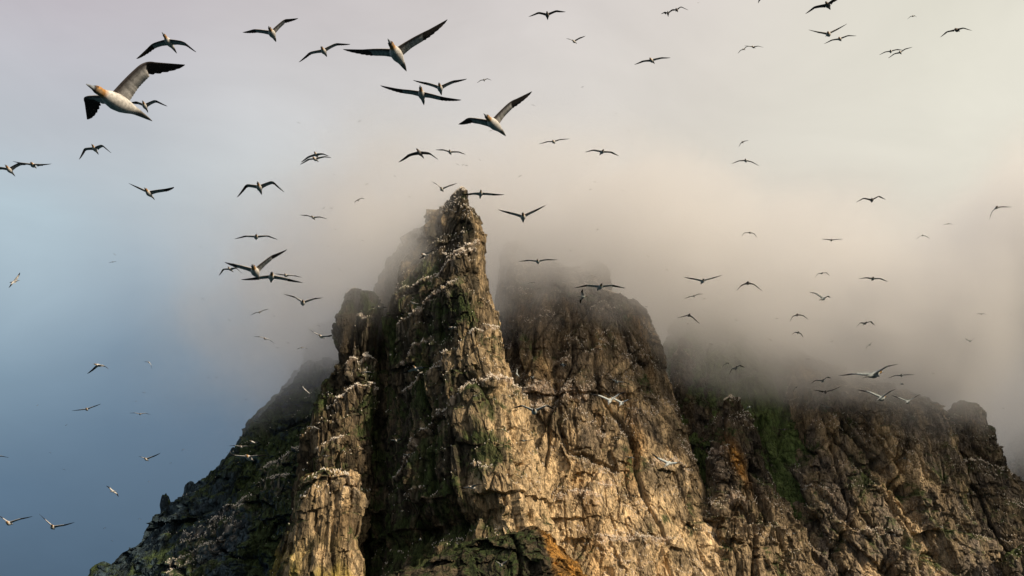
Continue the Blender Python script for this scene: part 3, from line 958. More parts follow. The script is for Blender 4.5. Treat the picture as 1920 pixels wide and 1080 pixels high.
def orient(H2, T2, LW, LT, RW, RT, near, sgn_hint=None):
    """bend the bird in space so that it covers these picture points"""
    H2, T2, LW, LT, RW, RT = (np.array(v, float) for v in (H2, T2, LW, LT, RW, RT))
    B2 = H2 + 0.40 * (T2 - H2)
    sb = np.linalg.norm(T2 - H2) / LB
    s = max(np.linalg.norm(LW - B2) / LI, np.linalg.norm(RW - B2) / LI, np.linalg.norm(LT - LW) / LO, np.linalg.norm(RT - RW) / LO) * 1.02
    s = max(sb * 1.02, s * 0.86)

    def dz(a, b_, Ln):
        return math.sqrt(max(0.0, Ln * Ln - (np.linalg.norm(a - b_) / s) ** 2))

    def v3(a, b_, z):      # x right, y up, z towards the camera
        return np.array(((b_[0] - a[0]) / s, -(b_[1] - a[1]) / s, z))
    axis = v3(T2, H2, near * dz(T2, H2, LB))
    axis /= np.linalg.norm(axis)
    best, bc = None, 1e9
    for a in (1, -1):
        for b_ in (1, -1):
            for c in (1, -1):
                for d in (1, -1):
                    lw = v3(B2, LW, a * dz(B2, LW, LI))
                    rw = v3(B2, RW, b_ * dz(B2, RW, LI))
                    lt = v3(LW, LT, c * dz(LW, LT, LO))
                    rt = v3(RW, RT, d * dz(RW, RT, LO))
                    L_, R_ = lw + lt, rw + rt
                    lat = R_ - L_
                    lat = lat - axis * (lat @ axis)
                    ln = np.linalg.norm(lat)
                    if ln < 1e-4:
                        continue
                    lat /= ln
                    nrm = np.cross(axis, lat)
                    cost = 1.6 * ((lw @ axis - rw @ axis) ** 2) + (L_ @ axis - R_ @ axis) ** 2 + 0.9 * (lw @ nrm - rw @ nrm) ** 2 + 0.7 * (L_ @ nrm - R_ @ nrm) ** 2
                    cost += 1.0 * ((lw @ axis) ** 2 + (rw @ axis) ** 2) + 0.5 * (max(0, L_ @ axis) ** 2 + max(0, R_ @ axis) ** 2) - 0.35 * ln
                    if cost < bc:
                        bc, best = cost, (lw, lt, rw, rt, nrm)
    lw, lt, rw, rt, nrm = best
    # true positions: each picture point at its own depth
    D = min(FPX / s, DMAX[0])
    k = D * s / FPX

    def cam_pt(p, z):
        dep_ = D - z * k
        return np.array(((p[0] - 960) / FPX * dep_, -(p[1] - 540) / FPX * dep_, -dep_))
    zh = near * dz(T2, H2, LB)
    Bp = cam_pt(B2, 0)
    Hp, Tp = cam_pt(H2, 0.40 * zh), cam_pt(T2, -0.60 * zh)
    lw2 = (cam_pt(LW, lw[2]) - Bp) / k
    lt2 = (cam_pt(LT, lw[2] + lt[2]) - Bp) / k - lw2
    rw2 = (cam_pt(RW, rw[2]) - Bp) / k
    rt2 = (cam_pt(RT, rw[2] + rt[2]) - Bp) / k - rw2
    ax2 = (Hp - Tp) / k
    axl = np.linalg.norm(ax2)
    ax2 = ax2 / axl
    lat = (rw2 + rt2) - (lw2 + lt2)
    lat = lat - ax2 * (lat @ ax2)
    nrm = np.cross(ax2, lat / np.linalg.norm(lat))
    return s, B2, ax2, (lw2, lt2, rw2, rt2, nrm)


def bird_mesh(axis, best, fine, spread, dark):  # dark: backlight and shade baked into the plumage colour
    lw, lt, rw, rt, nrm = best
    up = np.array((0, math.cos(PITCH + 0.2), -0.35))      # which way is up in view axes, roughly
    wing_n = nrm / (np.linalg.norm(nrm) + 1e-9)
    if wing_n @ np.array((0, math.cos(PITCH), math.sin(PITCH))) < 0:
        wing_n = -wing_n
    side = np.cross(axis, wing_n)
    side /= np.linalg.norm(side)
    V, F, C = [], [], []
    K = 12 if fine > 1 else 8
    prof = BODY if fine > 0 else BODY[::2]
    for (tq, w, h, rise) in prof:
        cen = axis * (0.40 - tq) * LB + wing_n * rise
        for j in range(K):
            a = 2 * math.pi * j / K
            V.append(cen + side * w * 1.08 * math.cos(a) + wing_n * h * 1.06 * math.sin(a))
            if tq < 0.115:
                c = GREY if not (0.09 < tq) else BLACK
            elif tq < 0.24:
                c = (BUFF if fine > 1 else (0.26, 0.19, 0.12)) if dark != 1 else (0.08, 0.06, 0.05)
                if fine > 1 and math.sin(a) < -0.2 and tq < 0.2:
                    c = (0.30, 0.20, 0.11)
            elif tq > 0.74:
                c = CREAM if dark != 1 else GREY
            else:
                c = WHITE if dark != 1 else (0.2, 0.18, 0.17)
            if tq > 0.3 and math.sin(a) < -0.3 and dark != 1:  # shade under the body painted onto the white belly
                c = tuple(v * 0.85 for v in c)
            C.append(c)
    n = len(prof)
    for i in range(n - 1):
        for j in range(K):
            F.append((i * K + j, i * K + (j + 1) % K, (i + 1) * K + (j + 1) % K, (i + 1) * K + j))
    F.append(tuple(range(K))[::-1] if K == 4 else (0, K // 4, K // 2, 3 * K // 4))
    # wings: sections strung along shoulder, wrist and tip; chord trails towards the tail
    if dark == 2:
        C = [tuple(v * q for v, q in zip(c, SHADE_F)) for c in C]
    m = {0: 8, 1: 14, 2: 61}[fine]
    for (w, tp) in ((lw, lt), (rw, rt)):
        wl = np.linalg.norm(w)
        outd = w / wl
        root = axis * 0.075 + outd * 0.03
        wr = w + axis * 0.0
        tip = w + tp
        base = len(V)
        for i in range(m):
            u = i / (m - 1)
            # quadratic bends round the wrist
            ui = u * 2.0
            if ui < 0.8:
                p = root + (wr - root) * (ui / 1.0)
            elif ui > 1.2:
                p = wr + (tip - wr) * (ui - 1.0)
            else:
                a0 = root + (wr - root) * 0.8
                a1 = wr + (tip - wr) * 0.2
                q = (ui - 0.8) / 0.4
                p = (1 - q) ** 2 * a0 + 2 * q * (1 - q) * wr + q * q * a1
            # local run of the wing
            kq = sstep(np.array([u]), 0.38, 0.62)[0]
            dirn = (wr - root) / np.linalg.norm(wr - root) * (1 - kq) + tp / np.linalg.norm(tp) * kq
            dirn /= np.linalg.norm(dirn)
            ch = -axis - dirn * (-axis @ dirn)
            ch -= wing_n * (ch @ wing_n) * 0.3
            cl = np.linalg.norm(ch)
            ch = ch / cl if cl > 0.2 else (-axis)
            chord = float(np.interp(u, (0, .08, .25, .45, .55, .7, .85, .95, 1), (.28, .24, .205, .195, .18, .15, .105, .06, .012)))
            if fine > 0 and u > 0.5:      # separate quills along the hand
                chord *= (0.96 + 0.11 * ((i % 5) / 4.0)) if fine > 1 else (1 + 0.04 * ((i % 2) * 2 - 1))
            elif fine > 1:
                chord *= 1 + 0.012 * ((i % 2) * 2 - 1)
            sweep = ch * (-0.02 * math.sin(math.pi * min(1, u * 1.6)))
            nn_ = np.cross(dirn, ch)
            if nn_ @ wing_n < 0:
                nn_ = -nn_
            th = chord * (0.13 * (1 - u) + 0.035)
            sec = ((0.0, 0.0), (0.12, 0.6), (0.38, 0.75), (1.0, -0.15), (0.55, -0.15), (0.15, -0.35))
            for si, (cx_, hy) in enumerate(sec):
                camber = 0.10 * chord * math.sin(math.pi * cx_)
                V.append(p + sweep + ch * chord * cx_ + nn_ * (th * hy + camber))
                lead = cx_ < 0.2
                under = si in (4, 5, 0)
                if u > 0.60 or (u > 0.50 and (cx_ > 0.5 or lead)):
                    c = BLACK
                elif dark == 1:
                    c = (0.05, 0.045, 0.045)
                elif under and lead:  # underwing shade painted into the plumage, darkest along the leading edge
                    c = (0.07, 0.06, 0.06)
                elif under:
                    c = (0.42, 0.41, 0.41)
                else:
                    c = WHITE
                if fine > 1 and 0.3 < cx_:
                    c = tuple(v * (0.74, 0.9, 1.05, 1.15, 1.2)[i % 5] for v in c)
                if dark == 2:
                    c = tuple(v * q for v, q in zip(c, SHADE_F))
                C.append(c)
        for i in range(m - 1):
            for j in range(6):
                a = base + i * 6
                F.append((a + j, a + (j + 1) % 6, a + 6 + (j + 1) % 6, a + 6 + j))
    return V, F, C, side, wing_n


R3 = np.array(cam.rotation_euler.to_matrix())
N_BIRD = 0


def flyer(label, pts, near=1, dark=False, dmax=300, group='gannets in flight'):
    global N_BIRD
    H2, T2, LW, LT, RW, RT = [pts[i:i + 2] for i in range(0, 12, 2)]
    DMAX[0] = dmax
    s, B2, axis, best = orient(H2, T2, LW, LT, RW, RT, near)
    D = min(FPX / s, dmax)
    size = D * s / FPX
    span = abs(RT[0] - LT[0]) + abs(RT[1] - LT[1])
    fine = 2 if span > 60 else (1 if span > 25 else 0)
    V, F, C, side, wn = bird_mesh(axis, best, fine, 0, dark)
    V = np.array(V) * size
    Vw = V @ R3.T
    me = bpy.data.meshes.new('gannet')
    me.from_pydata(Vw.tolist(), [], F)
    a = me.attributes.new('albedo', 'FLOAT_COLOR', 'POINT')
    a.data.foreach_set('color', np.concatenate([np.array(C), np.ones((len(C), 1))], 1).astype(np.float32).ravel())
    me.polygons.foreach_set('use_smooth', [True] * len(me.polygons))
    me.materials.append(M_BIRD)
    o = bpy.data.objects.new('gannet', me)
    COL.objects.link(o)
    o.location = Vector(at_depth(B2[0], B2[1], D))
    tag(o, label, 'bird', group)
    if span > 110:     # near enough to see the bill and the eyes
        ax, sd_, up_ = (R3 @ axis) * size, (R3 @ side) * size, (R3 @ wn) * size
        for sg in (-1, 1):
            ev, ef = [], []
            for i in range(5):
                for j in range(8):
                    ph, ps = math.pi * i / 4, 2 * math.pi * j / 8
                    ev.append(ax * (0.40 - 0.135) * LB + up_ * 0.014 + sd_ * sg * 0.036 + size * 0.0085 * np.array((math.sin(ph) * math.cos(ps), math.sin(ph) * math.sin(ps), math.cos(ph))))
            for i in range(4):
                for j in range(8):
                    ef.append((i * 8 + j, i * 8 + (j + 1) % 8, i * 8 + 8 + (j + 1) % 8, i * 8 + 8 + j))
            em = bpy.data.meshes.new('eye')
            em.from_pydata([tuple(v) for v in ev], [], ef)
            em.materials.append(M_EYE)
            eo = bpy.data.objects.new('eye', em)
            COL.objects.link(eo)
            eo.parent = o
        bv, bf = [], []
        for (tq, w, h) in ((-0.006, .001, .001), (.03, .0115, .0125), (.07, .0175, .0205), (.104, .024, .0275)):
            for j in range(8):
                aa = 2 * math.pi * j / 8
                bv.append(ax * (0.40 - tq) * LB + sd_ * w * math.cos(aa) + up_ * (h * math.sin(aa) + 0.001 - 0.006 * (tq < 0)))
        for i in range(3):
            for j in range(8):
                bf.append((i * 8 + j, i * 8 + (j + 1) % 8, i * 8 + 8 + (j + 1) % 8, i * 8 + 8 + j))
        bm_ = bpy.data.meshes.new('bill')
        bm_.from_pydata([tuple(v) for v in bv], [], bf)
        bm_.materials.append(M_BILL)
        bo = bpy.data.objects.new('bill', bm_)
        COL.objects.link(bo)
        bo.parent = o
    N_BIRD += 1
    return o


#   label | beak, tail, image-left wrist and tip, image-right wrist and tip (picture points) | beak towards us (+1) or away | backlit silhouette, painted dark
G = [
 ('largest gannet, ochre head in profile, right wing raised and left wing bent down', (173,164,274,221,157,182,163,224,272,115,347,121), 1),
 ('dark gannet flying directly above the largest ochre-headed one, wings drooping', (305.5,63,329,97,284,83,255.5,110,344,78,367.5,97), 1),
 ('small gannet half hidden behind the tail of the largest one', (267,189,277,210.5,255,190,242,192,291,187,314,199), 1),
 ('gannet with right wing kinked upward, between the high dark one and the huge spread-winged one', (504,50,517,77.5,475,55,454.5,60.5,534,36,559.5,34), 1),
 ('gannet with both wings drooping, just left of the huge spread-winged gannet', (602,87,612.5,106,580,98,560,116.5,630,81,657,82.5), 1),
 ('huge gannet with brown head facing us, wings spread in a wide tilted V', (729,76,760.5,131,690,93,642.5,92,792,62,839,36), 1),
 ('gannet with raised wingtips just above the flat-winged gannet below the huge one', (823,155,827.5,178,801,155,774,150,850,151,876,147.5), 1),
 ('gannet with long thin flat wings slanting down to the right, below the huge one', (787.5,161,794.5,196,755,168,713,160,825,181,865,187), 1),
 ('tiny gannet high up, right of the raised-wing pair in the upper middle', (907,147.5,908.5,153,901,150,894,155.5,914,147,922,150.5), 1),
 ('large gannet with pale head and right wing raised steeply, upper middle of the sky', (908,214,947.5,254.5,877,221,859,233,958,190,997.5,171), 1),
 ('dark gannet at the top middle with softly bent M-shaped wings', (1025.5,21,1027,37,1009,22.5,991,31,1044,19,1061,22), 1, 1),
 ('small pale gannet below the top middle one, right wing raised', (1072.5,74.5,1081.5,82,1067,73,1061,72,1087.5,70,1098,67), 1),
 ('left bird of the black overlapping pair near the top edge', (1252,20.5,1253,31,1246,22,1239,26,1261,17,1270,17.5), 1, 1),
 ('right bird of the black overlapping pair near the top edge', (1267,15,1271,23,1258,19,1253,24,1277,12,1291,19), 1, 1),
 ('lone gannet with long gently drooping wings below the black overlapping pair', (1217.5,108,1227.5,120,1204,114,1189,121,1240,107.5,1257,108), 1),
 ('lower bird of the faint touching pair in the upper right sky', (1392,91,1398,94,1388,94,1383,100.5,1399,87.5,1404,87), 1),
 ('upper bird of the faint touching pair in the upper right sky', (1409,86,1417.5,91,1401,86,1395,86,1421,86,1432,89), 1),
 ('gannet cut off by the top edge, only its tail showing', (1427,-8,1422,5,1415,-6,1405,-13,1436,-7,1446,-11), 1),
 ('dark gannet cut by the top edge with its left wing sweeping down', (1547.5,2,1557.5,19,1526,12.5,1509.5,26,1564,-2,1580,-8), 1, 1),
 ('gannet with wings held in a V, left above its close neighbour under the top edge', (1552,59,1555,70,1530,59,1515,55.5,1570,54,1589,44), 1),
 ('gannet with drooping wings close below the V-winged one', (1572.5,69,1577.5,78,1559,74.5,1545,82,1590,66,1606,67), 1),
 ('tiny bird high in the upper right, above the loose pair', (1711,28.5,1713,32,1707,30.5,1701,36,1715,29,1719,32.5), 1),
 ('dark gannet near the upper right corner, left wing sweeping down', (1789,53,1801,60,1774,59.5,1762.5,70,1807,52,1823.5,57.5), 1, 1),
 ('left bird of the loose pair of small gannets in the upper right', (1669.5,93,1670.5,100.5,1659,97,1648,103,1682.5,92,1692.5,93.5), 1),
 ('right bird of the loose pair of small gannets in the upper right', (1686,95,1690.5,102.5,1676,100.5,1665,109,1697.5,91,1711,88), 1),
 ('gannet below the largest one, wings bent sharply down at both ends', (172,270.5,184,289,157.5,278,148,299,191,271,209,287), 1),
 ('gannet cut by the left edge, wing touching its smaller neighbour', (10,309.5,27,329.5,-2,313,-20,318,36,305,52,306), 1),
 ('smaller gannet overlapping the wing of the one cut by the left edge', (57,304,68,316,38,305,23,302,77,308,97,307), 1),
 ('gannet with wings in a shallow V against pale blue sky on the left', (271,352.5,289,374,259,351,240.5,343,304,355,326,350.5), 1),
 ('dark gannet with strongly arched wings against the pale sky left of the summit', (482.5,340.5,490.5,365,461,345.5,444,370,511,339,533,360), 1),
 ('gannet with flat wings just above the big white-breasted one left of the spire', (480.5,439,480,450.5,459,442,439,448,502.5,441.5,521,449), 1),
 ('big white-breasted gannet, right wing raised, in the tight group left of the spire', (472.5,495.5,485.5,525.5,437.5,495,420,491,510,479,538.5,467.5), 1),
 ('small gannet under the left wing of the big white-breasted one', (427,500,437.5,510.5,417.5,504,410,517,442,501.5,454,513), 1),
 ('gannet with long drooping wings just right of the big white-breasted one', (510,509,508,531,480,520,451.5,524,541,523,568,529.5), 1),
 ('smallest gannet of the tight group, behind the long-winged one', (533.5,513,538,520,525,514,515.5,513,552,516.5,567,520), 1),
 ('slate-blue gannet with wings raised in an open V, left of the dark buttress', (567.5,562,568,574.5,551,555.5,531,551,590,559,606,558), 1),
 ('tiny gannet in the pale sky left of the summit', (671,373,672.5,377.5,666,377,664.5,381,677.5,371,684.5,373), 1),
 ('upper bird of the overlapping pair above and left of the summit', (589,284,597,297,576,294,564,304,605,287.5,616,292), 1),
 ('lower bird of the overlapping pair above and left of the summit', (586,294,597,303.5,577.5,298,562,308.5,607.5,293,621,295), 1),
 ('dark gannet with left wing swept down, above the summit beside a smaller one', (780.5,278,794.5,297,765,289.5,747,304,805,286,822,299), 1, 1),
 ('smaller flat-winged gannet beside the dark swept one above the summit', (842.5,280.5,845.5,291,830,280,816,280.5,860,284,872.5,289), 1),
 ('gannet with raised V wings directly above the tip of the spire', (826,350.5,831,360,817.5,344.5,809,340,844,347,858,343), 1),
 ('gannet with level wings, its left wing touching the tip of the spire', (902,355.5,900,373,885,362,862.5,365,922.5,363,945.5,364.5), 1),
 ('gannet with slanting flat wings in pale sky left of the spire', (584,404,591,413,575,403,562,403,600,406,614,410.5), 1),
 ('white gannet banking before the upper left face of the spire', (788,476,805,479,792.5,481,785.5,486,807.5,471,814,467.5), 1),
 ('gannet with wings in a bold V right of the tip of the spire', (980.5,398,981,417.5,955,397.5,933,392.5,1002.5,394,1024,384), 1),
 ('thin-winged gannet in the open sky between the steep-winged one and the summit cloud', (1036,262.5,1040.5,270,1026,265,1010,270,1050,261,1068,260), 1),
 ('gannet whose tail points down left, in the middle of the open sky', (1132,280,1124.5,291,1112.5,280.5,1097,285,1147.5,284.5,1160.5,292), 1),
 ('small hooked bird just above a flat-winged one, right middle sky', (1391,264,1394,269,1388,269,1385,276,1396,264,1404,263), 1, 1),
 ('flat-winged gannet just below a small hooked bird, right middle sky', (1397.5,297.5,1399,305.5,1385,301,1371,307,1410,303,1424,311), 1),
 ('small gannet with arched wings alone above the cloud over the green gully', (1406,434,1406,439,1396,436,1390,443,1414,437.5,1420,446), 1),
 ('flat-winged gannet above the cloud-covered top of the golden cliff', (1007.5,486,1009.5,495.5,990,487.5,972,490,1025,486,1045.5,487), 1),
 ('large gannet gliding on wide level wings before the top of the golden cliff', (1129.5,531.5,1119.5,545.5,1101,534,1077.5,539.5,1149,534,1173,540), 1),
 ('gannet banking with wings upright, just under the large level glider', (1102,556,1083,556,1092.5,548,1093.5,542,1090.5,562.5,1089,569.5), 0, 0),
 ('gannet with wings in a flat V right of the golden cliff top', (1320,522.5,1314,533,1301,522,1282.5,519.5,1335,521,1354.5,515.5), 1),
 ('gannet with rounded umbrella wings right of the flat V one', (1402.5,527.5,1402,535,1391,534,1381,545,1414,532.5,1429.5,545.5), 1, 1),
 ('small thin-winged gannet just below the flat V one', (1300.5,553,1302,558,1292.5,556,1283,560,1309,551,1319,551), 1),
 ('black gannet with its right wing swept far down, above the green gully cloud', (1294,588,1289.5,595,1285,592,1269,596,1301,596,1312.5,607.5), 1, 1),
 ('small pale gannet before the green gully, left of a darker one', (1362,679.5,1361,685,1357,684,1354,689,1365,680,1367.5,682), 1),
 ('dark arched gannet before the green gully, right of a small pale one', (1381,686,1379.5,694.5,1372.5,691,1366,704,1387.5,684,1397.5,689), 1),
 ('slim gannet gliding before the golden cliff above the white-tailed pair', (1156,712.5,1157.5,719.5,1147.5,711,1134,710,1170,716,1181,719.5), 1),
 ('left and larger bird of the white-tailed pair before the golden cliff', (1145.5,745,1140.5,759,1125,741,1105,738,1160,739,1175,732.5), -1),
 ('right and smaller bird of the white-tailed pair before the golden cliff', (1169,751,1161,762,1150,746,1133,736,1177.5,749.5,1189.5,745), -1),
 ('gannet with black arched wingtips before the foot of the sunlit right edge of the spire', (1001,766,1002.5,778,977.5,759.5,958,766,1027.5,759,1040.5,768), 1),
 ('small pale gannet before the top of the rock step with the orange patch', (1403,761,1405,765,1399,766,1390.5,774.5,1409,762.5,1415,764), 1),
 ('grey-green gannet climbing steeply before the upper golden cliff', (1054,677,1057,691,1051,682,1049,684,1059,684,1061,684), 1),
 ('grey gannet turning with one wing upright beside the right edge of the spire', (965,699,974,705,969,693,967,685,973,706,976,711), 1),
 ('tiny grey gannet just right of the turning one beside the spire', (998,705,1000,711,996,705.5,994,706,1001,704.5,1004,704), 1),
 ('dark gannet with M-shaped wings in the cream sky on the right', (1635,371,1634.5,380.5,1619,371,1605,379,1649,367,1661,374), 1, 1),
 ('gannet at the right edge with one wing hanging straight down', (1870.5,386,1866,393,1860,397.5,1855,412.5,1880,387,1897,388), 1),
 ('small gannet seen edge-on with level wings in the cream sky on the right', (1560,448,1557.5,453,1551,448.5,1541,448,1569,448.5,1581,448), 1, 1),
 ('small gannet with roof-shaped wings in the cream sky on the right', (1731,440.5,1728,442.5,1724,444,1717,449,1736,442.5,1744,447.5), 1),
 ('minute bird just above the small roof-winged one on the right', (1778,418.5,1778,421,1773.5,420,1767.5,421.5,1781,419,1787.5,421.5), 1),
 ('small gannet with arched wings above the side-on gannet on the right', (1542.5,510.5,1539.5,514.5,1534,513,1527.5,520.5,1550,511,1556,517), 1),
 ('gannet on long level wings with drooping right tip, right sky', (1638,519,1634.5,527,1624,520,1610,522.5,1652.5,522,1665,528), 1),
 ('white-bellied gannet seen from the side with its left wing raised, right sky', (1551,557,1534,564,1531,549.5,1518,547.5,1554,555,1558,558), -1),
 ('upper umbrella-winged bird of the two above the cloudy slab', (1495,587.5,1494.5,594,1486,593,1481,603,1506,591,1516,599), 1, 1),
 ('lower smaller bird of the two above the cloudy slab', (1498,621,1494.5,627,1491,622.5,1484,627,1502.5,625.5,1507,633), 1),
 ('gannet with crooked M wings in the grey sky over the slab', (1625.5,603,1618,610,1614,604.5,1605,614,1634,602,1640.5,610), 1),
 ('small bird flying steeply with upright wings over the slab', (1632,646,1629.5,647.5,1625.5,649,1624,655.5,1634,643,1637.5,640.5), 1),
 ('tiny flat-winged bird near the right edge, middle height', (1840,588,1840.5,590,1836,587.5,1830.5,589,1844,587.5,1850,590.5), 1),
 ('small gannet with raised wings above the square-headed crag', (1822,638,1816,642,1814,637,1809,634,1824,637,1827.5,633), -1),
 ('big blue-grey gannet flying to the right over the slab, long wings outstretched', (1660,695,1612.5,711,1605,700,1572,704.5,1665,687,1685,682.5), -1),
 ('flat-winged gannet just right of the big blue-grey one', (1690,701,1690,707.5,1677.5,704,1665,709,1701,702,1715,702.5), 1),
 ('gannet with one raised wing just left of the big blue-grey one', (1544,711,1541,718,1529,712.5,1519.5,720,1552.5,706,1559,709), 1),
 ('blackish gannet with outstretched wings before the cloudy top of the slab', (1548,732,1548,739,1537.5,732.5,1524,731,1562.5,730.5,1577,724), 1, 1),
 ('white-bodied gannet with black left wing raised, below the big blue-grey one', (1663,742,1641,752,1630,734,1607.5,730.5,1669,735,1681,729), -1),
 ('smaller white-bodied gannet with V wings, right of the black-winged one', (1707.5,750.5,1695,757,1686,745.5,1671,740.5,1716,745,1726,739), -1),
 ('small banking gannet before the slab under the blackish one', (1550,761,1553,766,1544,759,1536,756,1557.5,764,1564,767), 1),
 ('small white gannet before the upper left end of the slab', (1494.5,725.5,1490.5,727.5,1489,730,1487,736,1496,724,1499,723), 1),
 ('gannet with a long drooping left wing low in the blue sky on the left', (176,682.5,196,687.5,176,689,163,701,192.5,685,203,691.5), 1),
 ('small hooked gannet to the right of the long-winged one in the blue sky', (277.5,678,282,681,274,678,270,678,283,684,284,692), 1),
 ('thin-winged gannet tilted up to the right in the deep blue sky', (161,764.5,164.5,771,150,768,134,770,175,762,189,757), 1),
 ('small gannet on level wings in the deep blue sky above the ridge', (262.5,775,263,778,252.5,774,242,774.5,272.5,774.5,282.5,777.5), 1),
 ('white gannet with black wingtips banking steeply at the left edge', (18,530,37,525.5,32,518,37,511,20.5,532,16,540), 0),
 ('small gannet between the V-winged slate one and the group left of the spire', (485.5,583.5,487.5,588,479,586,469.5,591,495,581,504.5,579), 1),
 ('small white gannet with sloping wings in the blue-grey haze left of the buttress', (494.5,633,499.5,637,486,631,475,631,505,637,516,645), 1),
 ('gannet with black left wingtip, right wing touching the edge of the dark buttress', (597,627,609,636,587.5,623,577.5,616,612.5,630,623,627.5), 1),
 ('white gannet gliding level before the top of the dark buttress', (707.5,572.5,713.5,579,700,575,692.5,575.5,717.5,575.5,726,576), 1),
 ('pale gannet with a drooping right wing before the black gully top', (774.5,566,776,571,767.5,564.5,762,564,785,570,791,576), 1),
 ('white gannet seen from the side before the middle of the spire', (841,613,857,615,840,616,837.5,620,852.5,612.5,856,616), 1),
 ('white gannet with drooping wings before the black gully', (685,695,686,700,677.5,698,669,702,696,697.5,705.5,702), 1),
 ('large pale gannet with long wings before the green face of the spire', (774,685,787,699,764,695,751,700.5,791,687.5,802.5,689), 1),
 ('gannet diving with wings along the slope before the hazy left hump', (571,731,574,732,567.5,725,559.5,718,580,737.5,585,744.5), 1),
 ('white gannet with slanting wings before the left foot of the buttress', (587.5,799,590,802.5,579,799.5,572.5,798,597.5,804.5,607.5,809.5), 1),
 ('wingtip and body of a gannet cut off by the left edge, low down', (-6,852,-2,858,-15,850,-25,852,4,855,17,858), 1),
 ('white-bodied gannet with dark raised right wing low in the blue sky', (270,858,279,865,265,857,259,855,286,855.5,301,849), 1),
 ('small gannet with wings spread diagonally low in the blue sky', (207.5,922,215.5,921,205,916,199,911,217.5,926,222,932), 0),
 ('gannet cut by the left edge near the bottom, right wing long and level', (10,978,25,984,5,972.5,-5,965,37.5,972.5,61,968), 1),
 ('gannet with left wing raised high near the bottom left corner', (96,983,102,994.5,85,975,72.5,963,120,984,140,979), 1),
 ('uppermost pale gannet of the three before the dark left ridge', (467.5,825.5,482,832.5,468,831,461,834,482.5,828,489,829.5), 1),
 ('middle and smallest gannet of the three before the dark left ridge', (449.5,835.5,455,840.5,440,835,428,836,462.5,836,469,838), 1),
 ('lowest and widest gannet of the three before the dark left ridge', (459.5,852.5,475.5,865,440,854,424,848,482,854,502.5,852.5), 1),
 ('grey gannet before the crack above the golden pillar', (610,852.5,613,857.5,605,854,597.5,856,617.5,854,625,854.5), 1),
 ('white gannet gliding before the black gully, right of the buttress', (740,822.5,745,830,732.5,824,724,823,750,822.5,759,820), 1),
 ('greenish gannet just under the white one beside the black gully', (762.5,850,764.5,856,756,851,750,851,769,851,776,851), 1),
 ('large white gannet with raised far wing before the lower face of the spire', (876,911,896,917,869,914,861,917.5,890,909,906,907), 1),
 ('small gannet with arc-shaped white wings before the dark foot of the spire', (754,956,754.5,960,750,958,747,963,757.5,957,761,960), 1),
 ('pale gannet with M wings before the dark grassy mound', (939,1056,940,1064,930,1052.5,922.5,1049.5,951,1051,959,1049), 1),
 ('teal-grey gannet gliding down before the brightest part of the golden cliff', (1260,862,1244.5,877,1237.5,859,1220,848,1270,867,1279,867.5), -1),
 ('small pale gannet before the crack in the sunlit right edge of the spire', (980,824,984,829,977,826,971,826,990,825,1001,824), 1),
 ('thin dark gannet before the middle of the golden cliff, left of the teal-grey one', (1184,856,1184,860,1175,856,1167,856,1189,859,1194,864), 1),
 ('thin dark gannet before the slab, low wings level, under the banking one', (1470,803,1471,808,1462,805,1455,805,1478,804,1486,804), 1, 1),
 ('small white gannet before the ledge halfway up the spire', (887,741,896,743,888,744,887,745,893,741,895,740), 1),
 ('tiny white gannet seen in cream light under the big blue-grey one', (1696,720,1686,721,1690,718.5,1687,718,1692,719,1694,718), -1),
 ('white upright bird like a small plus before the darkest hollow of the spire foot', (788,1007,788,1014,785.5,1012,784,1014,790,1012,792,1014), 1),
 ('bright white bird like a cross before the dark cleft in the slab', (1696,855,1697,863,1694.5,859,1693,859,1699,860,1700,861), 1),
 ('thin white gannet low before the pale strip of the slab', (1763,987,1768,990,1762,986.5,1760,986,1769,989.5,1772,991), 0),
 ('tiny white gannet before the orange-brown foot of the rock step', (1486,999,1489,1001,1485,998,1484,996.5,1490,1000,1492,1000), 0),
 ('small arc-winged gannet low on the slab above the dark hole', (1741,1045,1742,1047,1737,1044.5,1733,1045,1746,1046,1750,1049), 1),
 ('tiny arc-winged bird before the hazy top of the golden cliff', (997,529,997.5,531.5,993,530,990,532,1001,529,1005,531), 1),
 ('small dark bird in the haze between the blue sky and the ridge', (565,651,567,653,560,653,556,655,573,652,578,655), 1),
 ('tiny thin bird in the blue-grey sky far left of the tight group', (211,490,212,492.5,207.5,491.5,203.5,493,215,490.5,218,490), 1),
]
for g_ in G:
    dk = g_[3] if len(g_) > 3 else 0
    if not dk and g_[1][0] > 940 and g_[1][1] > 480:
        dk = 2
    SHADE_F = (0.42, 0.48, 0.50) if g_[1][0] > 1480 else (0.75, 0.83, 0.85)  # shade on birds before the right cliffs, put into their plumage
    flyer(g_[0], g_[1], g_[2], dk)

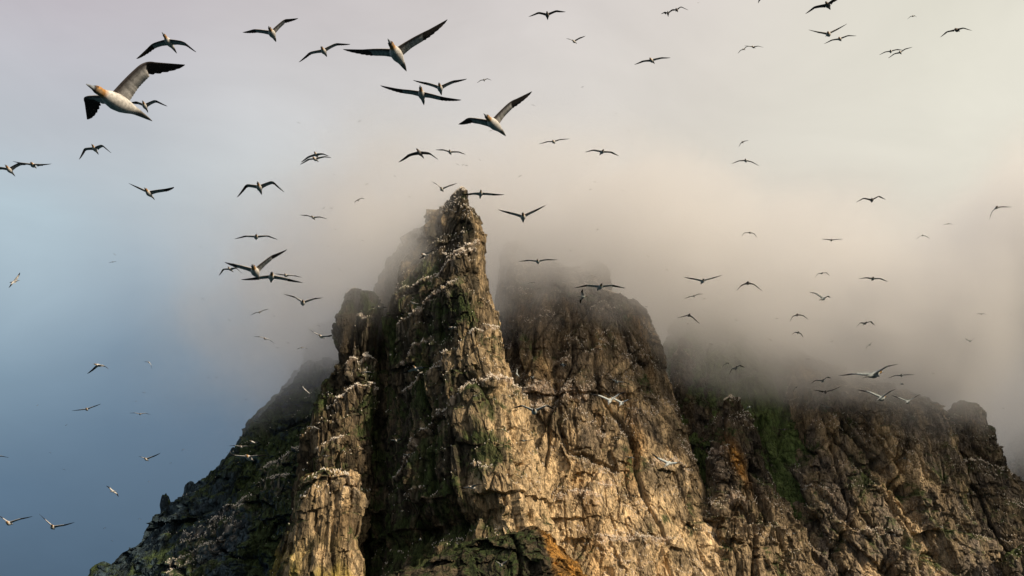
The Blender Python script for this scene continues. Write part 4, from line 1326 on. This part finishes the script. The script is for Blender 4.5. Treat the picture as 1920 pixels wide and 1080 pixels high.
# far birds, a few pixels across
SPK = [(391,708),(94,849),(343,843),(320,868),(279,903),(124,797),(262,973),(196,990),(210,1014),(270,736),(255,752),(312,745),(406,708),(461,749),(376,463),(215,477),
       (607,390),(621,390),(629,430),(626,327),(688,345),(768,369),(680,451),(616,462),(540,643),(598,611),(636,505),(858,308),(868,309),(875,310),(975,330),(1107,355),(1115,341),
       (1168,357),(1250,506),(1288,510),(1110,517),(1114,519),(1212,575),(1290,607),(1333,645),(1515,673),(1267,722),(1193,670),(1240,677),(1630,468),(1881,766),(1456,597),(514,593),
       (520,652),(1179,245),(674,227),(920,245),(1000,197),(1092,163),(1309,5),(1155,213),(1010,541),(1327,795),(1337,794),(500,808),(487,818),(560,700),(652,640),(800,590),(1022,645),
       (1050,620),(985,640),(1705,915),(1509,1063),(1444,637),(660,560),(1088,990),(1400,775),(575,880),(702,960),(1060,960),(1660,790),(1895,590),(1215,480),(560,230),(120,880),(70,760),
       (330,660),(430,600),(380,560),(1120,430),(1070,470),(900,300),(740,330),(1320,560),(1380,600),(1560,640),(1750,700)]
rb = random.Random(12)
SPK += [(rb.uniform(720, 1000), rb.uniform(560, 1000)) for _ in range(14)] + [(rb.uniform(1000, 1330), rb.uniform(620, 1060)) for _ in range(14)] + [(rb.uniform(1340, 1850), rb.uniform(800, 1060)) for _ in range(12)]
for (x, y) in SPK:
    a = rs.uniform(-0.6, 0.6)
    L_ = rs.uniform(1.8, 4.2)
    dn = rs.uniform(-0.5, 0.9)
    ca, sa = math.cos(a) * L_, math.sin(a) * L_
    where = ('far gannet, a mere speck against the blue sky left of the cliffs', 'specks of far gannets in the blue sky') if x < 560 else \
            (('far gannet, a mere speck against the pale cloud and sky', 'specks of far gannets in the pale sky') if y < 560 or (x > 1700 and y < 740) else
             ('far gannet, a white speck flying before the cliffs', 'specks of far gannets before the cliffs'))
    flyer(where[0], (x - 0.2, y - 0.9, x + 0.5, y + 1.0, x - ca * 0.5, y - sa * 0.5, x - ca, y - sa + dn, x + ca * 0.5, y + sa * 0.5, x + ca, y + sa + dn), 1, False, 290, where[1])
